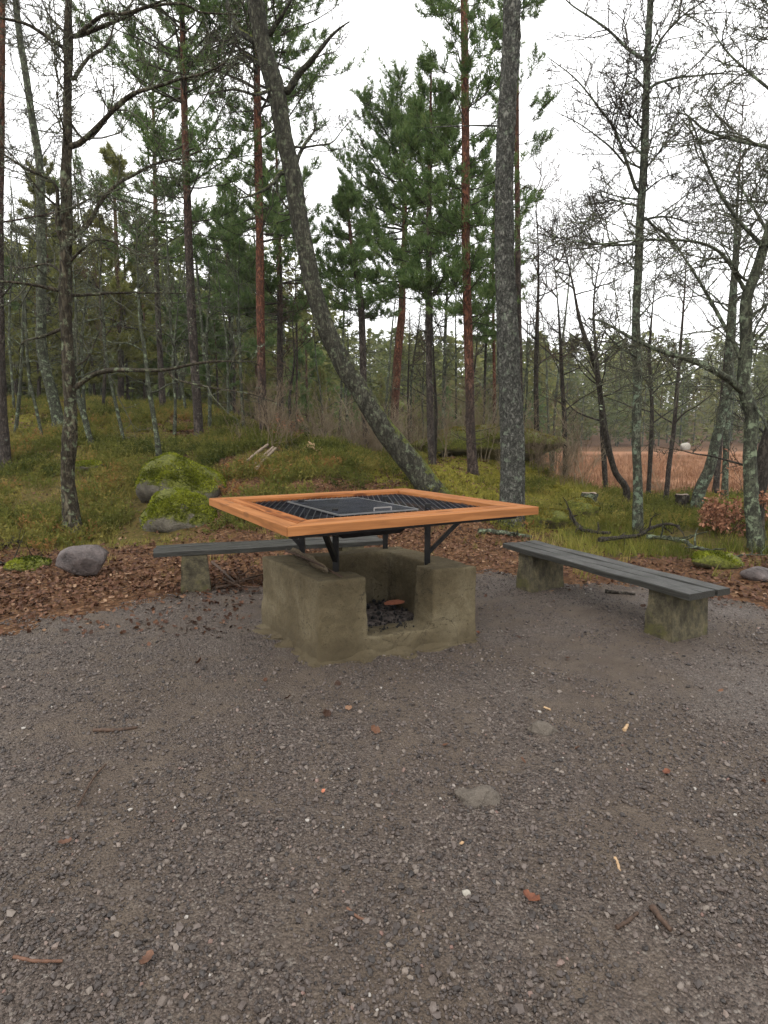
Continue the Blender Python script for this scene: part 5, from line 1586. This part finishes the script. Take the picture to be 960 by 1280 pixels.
def cover():
    rng = np.random.default_rng(99)
    def clear(x, y):          # nothing grows through the boulders
        k = np.ones(len(x), bool)
        for o in COL.objects:
            if o.parent is None and o.name.split('.')[0] in ('mossy_boulder', 'boulder', 'mossy_rock', 'mossy_hump'):
                r = .85 if 'boulder' in o.name and 'moss' in o.name else .33
                k &= np.hypot(x - o.location.x, (y - o.location.y + (.18 if r > .5 else .05))) > r
        return k
    # --- loose gravel
    iv, jf = ico(1)
    st = []
    for k in range(6):
        v = iv * (1 + rng.uniform(-.28, .28, (len(iv), 1))) * np.array([1, rng.uniform(.6, .95), rng.uniform(.42, .75)])
        for _ in range(4):
            q = rng.normal(size=3); q /= np.linalg.norm(q); d = v @ q; v = v - np.where(d > .5, d - .5, 0)[:, None] * q
        st.append(mesh_of(v, jf, 'gravel_stone', MAT['i_stone']))
    px, x, d = fan(150000, -170, 1130, 1.05, 6.6, rng, -.05)
    dens = fbm(x * 1.5, d * 1.5, 61, 4) * .65 + fbm(x * 5, d * 5, 67, 2) * .35
    keep = (rng.random(len(x)) < np.clip((dens - .34) * 5, .16, 1)) & (d < gravel_rim(x, d) + .12 + (fbm(x * 1.6, d * 1.6, 3, 4) - .5) * .9)
    st_uv = (np.stack([x, d], 1) - PF) @ np.linalg.inv(np.array([PR - PF, PL - PF]).T).T
    keep &= ~((st_uv[:, 0] > -.03) & (st_uv[:, 0] < 1.03) & (st_uv[:, 1] > -.03) & (st_uv[:, 1] < 1.03))
    x, d = x[keep], d[keep]; n = len(x)
    sc = np.clip(rng.lognormal(math.log(.0049), .5, n), .0024, .018)
    z = height(x, d) + .012 + (fbm(x * 2.3, d * 2.3, 77) - .5) * .03 + sc * .30
    scatter('loose_gravel', np.stack([x, d, z], 1), rng.uniform(0, 6.28, (n, 3)) * [.08, .08, 1], sc, np.clip(rng.beta(1.8, 2.9, n) + (rng.random(n) < .006) * .6, 0, 1), st, rng.integers(0, 6, n), 'loose grey and mauve gravel over the yard')
    # --- litter leaves: lobed, creased and curled
    lf = []
    for k in range(5):
        t = np.linspace(0, 1, 6)
        wv = np.array([.06, .30, .24, .36, .26, .03]) * rng.uniform(.8, 1.2)
        cur, fold = rng.uniform(.05, .5), rng.uniform(-.1, .35)
        V = []
        for i in range(6):
            zc = cur * (t[i] - .5) ** 2 * 1.2
            for sgn in (-1, 0, 1):
                V.append([t[i] - .5, sgn * wv[i], zc + abs(sgn) * fold * wv[i] + rng.uniform(-.03, .03)])
        f = [[i * 3 + j, i * 3 + j + 1, i * 3 + 4 + j, i * 3 + 3 + j] for i in range(5) for j in range(2)]
        lf.append(mesh_of(V, f, 'litter_leaf', MAT['i_leaf']))
    px, x, d = fan(240000, -170, 1130, 4.3, 23, rng, .5)
    rim = gravel_rim(x, d)
    e = d - rim + (fbm(x * 1.6, d * 1.6, 3, 4) - .5) * .8
    m1 = sstep(-.08, .6, e) * sstep(3.6, .9, e) * np.where(px < 340, 1.0, .62)
    mound = np.exp(-((px - 470) / 120) ** 2) * sstep(7, 9, d) * .9 + np.exp(-((px - 700) / 60) ** 2) * sstep(7, 8, d) * sstep(12, 10, d) * .4
    path = np.exp(-((px - 235) / 22) ** 2) * sstep(9.5, 10.5, d) * .8
    w = np.clip(m1 * .8 + mound + path + sstep(330, 280, px) * (.20 + .5 * sstep(14.5, 18, d)), 0, 1) * (1 - .45 * grass_w(x, d)) * (1 - .5 * moss_w(x, d)) * (.35 + .9 * fbm(x * 1.3, d * 1.3, 15))
    keep = rng.random(len(x)) < w
    # a few strays on the gravel
    sx = fan(60, -100, 1060, 2.2, 5.6, rng, 1.5)
    x, d = np.concatenate([x[keep], sx[1]]), np.concatenate([d[keep], sx[2]]); n = len(x)
    st_uv = (np.stack([x, d], 1) - PF) @ np.linalg.inv(np.array([PR - PF, PL - PF]).T).T
    keep = ~((st_uv[:, 0] > -.1) & (st_uv[:, 0] < 1.1) & (st_uv[:, 1] > -.1) & (st_uv[:, 1] < 1.1)); x, d = x[keep], d[keep]; n = len(x)
    z = height(x, d) + rng.uniform(.012, .035, n)
    sc = rng.uniform(.024, .056, n) * (1 + .7 * sstep(10, 18, d))
    rot = np.stack([rng.normal(0, .5, n), rng.normal(0, .5, n), rng.uniform(0, 6.28, n)], 1)
    tn = np.clip(rng.beta(2.0, 2.6, n) + (fbm(x * .8, d * .8, 55) - .5) * .5, 0, 1)
    scatter('leaf_litter', np.stack([x, d, z], 1), rot, sc, tn, lf, rng.integers(0, 5, n), 'brown and rust fallen leaves round the gravel yard')
    # --- grass, bilberry and heather
    def tuft(nb, hh, spread, wd, lean, mat, name, seg=3):
        mb = MB()
        for _ in range(nb):
            a = rng.uniform(0, 6.28); r = spread * math.sqrt(rng.random()); h = hh * rng.uniform(.5, 1.15)
            b = np.array([r * math.cos(a), r * math.sin(a), -.02]); la = rng.uniform(0, 6.28); ll = lean * rng.uniform(.2, 1.3)
            sd = np.array([-math.sin(la), math.cos(la), 0]) * wd
            V = []
            for k in range(seg + 1):
                t = k / seg
                c = b + np.array([math.cos(la) * ll * t * t * h, math.sin(la) * ll * t * t * h, h * t * (1 - .25 * ll * t)])
                V += [c - sd * (1 - t * .9), c + sd * (1 - t * .9)]
            mb.add(V, [[2 * k, 2 * k + 1, 2 * k + 3, 2 * k + 2] for k in range(seg)])
        return mb.mesh(name, mat, smooth=True)
    def sprig(nb, hh, spread, mat, name, leaves=5):
        mb = MB()
        for _ in range(nb):
            a = rng.uniform(0, 6.28); r = spread * math.sqrt(rng.random()); h = hh * rng.uniform(.45, 1.2)
            p = np.array([r * math.cos(a), r * math.sin(a), -.02]); dv = unit(np.array([math.cos(a) * .35, math.sin(a) * .35, 1]) + rng.normal(0, .25, 3))
            q = p + dv * h * .55; dv2 = unit(dv + rng.normal(0, .4, 3)); e = q + dv2 * h * .5
            mb.tubes(np.array([[p, q, e]]), np.array([[.0028, .0022, .0012]]), 3)
            for k in range(leaves):
                c = q + (e - q) * rng.random() if rng.random() < .7 else p + (q - p) * rng.uniform(.4, 1)
                A, B = rng.normal(0, .016, 3), rng.normal(0, .016, 3)
                mb.add([c, c + A + [0, 0, .006], c + B], [[0, 1, 2]])
        return mb.mesh(name, mat, smooth=False)
    gt = [tuft(15, .23, .10, .0042, .7, MAT['i_grass'], 'grass_tuft') for _ in range(4)]
    hs = [sprig(28, .24, .13, MAT['i_heather'], 'heather_sprig') for _ in range(4)]
    px, x, d = fan(62000, -150, 1120, 5.9, 24, rng, .5)
    w = np.clip(grass_w(x, d) * np.clip((fbm(x * 1.1, d * 1.1, 18) - .34) * 4.5, .06, 1) + .05 * sstep(5.9, 6.6, d), 0, 1)
    right = px > 600
    w = np.where(right, w, w * .75)
    keep = (rng.random(len(x)) < w * .62) & clear(x, d)
    gx, gd, gr = x[keep], d[keep], right[keep]; n = len(gx)
    rot = np.stack([rng.normal(0, .12, n), rng.normal(0, .12, n), rng.uniform(0, 6.28, n)], 1)
    scatter('grass', np.stack([gx, gd, height(gx, gd)], 1), rot, rng.uniform(.55, 1.15, n) * np.where(gr, .95, .58), np.clip(rng.beta(2.4, 2.6, n) + np.where(gr, -.05, .08) + (fbm(gx * .8, gd * .8, 71) - .5) * 1.0, 0, 1), gt, rng.integers(0, 4, n), 'olive grass on the slope and behind the right bench')
    px, x, d = fan(52000, -150, 1120, 6.9, 24, rng, .4)
    left = sstep(420, 330, px) * sstep(7.3, 8.8, d) * sstep(30, 16, d)
    mid = sstep(240, 300, px) * sstep(560, 430, px) * sstep(8.6, 10.2, d) * 1.1
    rgt = sstep(600, 680, px) * sstep(8.2, 9.5, d) * .35
    w = np.clip(left * .6 + mid + rgt, 0, 1) * np.clip((fbm(x * 1.0, d * 1.0, 23) - .38) * 5, .03, 1)
    keep = (rng.random(len(x)) < w * .6) & clear(x, d)
    hx, hd = x[keep], d[keep]; n = len(hx)
    rot = np.stack([rng.normal(0, .15, n), rng.normal(0, .15, n), rng.uniform(0, 6.28, n)], 1)
    scatter('heather', np.stack([hx, hd, height(hx, hd)], 1), rot, rng.uniform(.55, 1.35, n), np.clip(rng.beta(2.2, 2.6, n) + (fbm(hx * .8, hd * .8, 41) - .5) * 1.0, 0, 1), hs, rng.integers(0, 4, n), 'low bilberry and heather on the forest floor')
    # --- moss sprigs on the mounds
    ms = [tuft(14, .045, .07, .006, .8, MAT['i_moss'], 'moss_sprig', 2) for _ in range(3)]
    px, x, d = fan(60000, -100, 1060, 8, 24, rng, .3)
    w = np.clip(moss_w(x, d) * 1.3, 0, 1) * np.clip((fbm(x * 1.4, d * 1.4, 29) - .33) * 4, 0, 1)
    keep = rng.random(len(x)) < w
    mx, md_ = x[keep], d[keep]; n = len(mx)
    scatter('moss', np.stack([mx, md_, height(mx, md_)], 1), np.stack([np.zeros(n), np.zeros(n), rng.uniform(0, 6.28, n)], 1), rng.uniform(.8, 2.2, n), np.clip(rng.beta(2.5, 2.5, n) + (fbm(mx * .8, md_ * .8, 43) - .5) * .5, 0, 1), ms, rng.integers(0, 3, n), 'yellow green moss over the low mounds')
    # --- leafless brush
    bs = []
    for _ in range(5):
        out = []
        for k in range(5):
            a = rng.uniform(0, 6.28)
            p = np.array([rng.normal(0, .12), rng.normal(0, .12), -.05]); dv = unit(np.array([math.cos(a) * .22, math.sin(a) * .22, 1]))
            pts = [p]; L = rng.uniform(.9, 2.1)
            for q in range(5): dv = unit(dv + rng.normal(0, .14, 3)); pts.append(pts[-1] + dv * L / 5)
            out.append((np.array(pts), .0075, .0035, 0))
            grow_twigs(pts, (.007, .003), 9, .55, 1, rng, out, .3, .2, (25, 60), .2)
        bs.append(twig_mesh(out).mesh('brush', MAT['i_brush']))
    px, x, d = fan(2600, 270, 1060, 11, 22, rng, .6)
    w = np.exp(-((px - 420) / 95) ** 2) * sstep(12.3, 13.5, d) + np.exp(-((px - 665) / 55) ** 2) * sstep(11, 12.5, d) * 1.0 + sstep(740, 800, px) * sstep(12.5, 13.5, d) * .05 + np.exp(-((px - 540) / 70) ** 2) * sstep(13.5, 15, d) * .8
    keep = rng.random(len(x)) < w * .13
    bx, bd = x[keep], d[keep]; n = len(bx)
    scatter('brushwood', np.stack([bx, bd, height(bx, bd)], 1), np.stack([rng.normal(0, .1, n), rng.normal(0, .1, n), rng.uniform(0, 6.28, n)], 1), rng.uniform(.5, 1.15, n), rng.beta(2, 2, n), bs, rng.integers(0, 5, n), 'leafless brown brush behind the mounds and along the lake')
    # --- dead sedge on the bog
    sg = [tuft(12, .5, .35, .012, .8, MAT['i_sedge'], 'sedge_tuft') for _ in range(3)]
    px, x, d = fan(16000, 640, 1250, 19, 70, rng, -.1)
    keep = rng.random(len(x)) < np.clip((fbm(x * .3, d * .3, 83) - .25) * 2.2, 0, 1) * sstep(19, 23, d)
    x, d = x[keep], d[keep]; n = len(x)
    scatter('sedge_tufts', np.stack([x, d, np.full(n, -.47)], 1), np.stack([np.zeros(n), np.zeros(n), rng.uniform(0, 6.28, n)], 1), rng.uniform(.5, 1.2, n), rng.beta(2, 2, n), sg, rng.integers(0, 3, n), 'dead russet sedge on the bog')
cover()

# ------------------------------------------------------------------ thin haze in the damp air
def haze():
    m = bpy.data.materials.new('damp_air'); m.use_nodes = True
    t = m.node_tree; t.nodes.clear()
    v = t.nodes.new('ShaderNodeVolumePrincipled'); o = t.nodes.new('ShaderNodeOutputMaterial')
    v.inputs['Color'].default_value = (.93, .95, .97, 1); v.inputs['Density'].default_value = .0004
    v.inputs['Anisotropy'].default_value = 0.0
    t.links.new(v.outputs[0], o.inputs['Volume'])
    MB().box((0, 100, 14), (1500, 1300, 34)).build('haze', m, smooth=False)['kind'] = 'stuff'
haze()
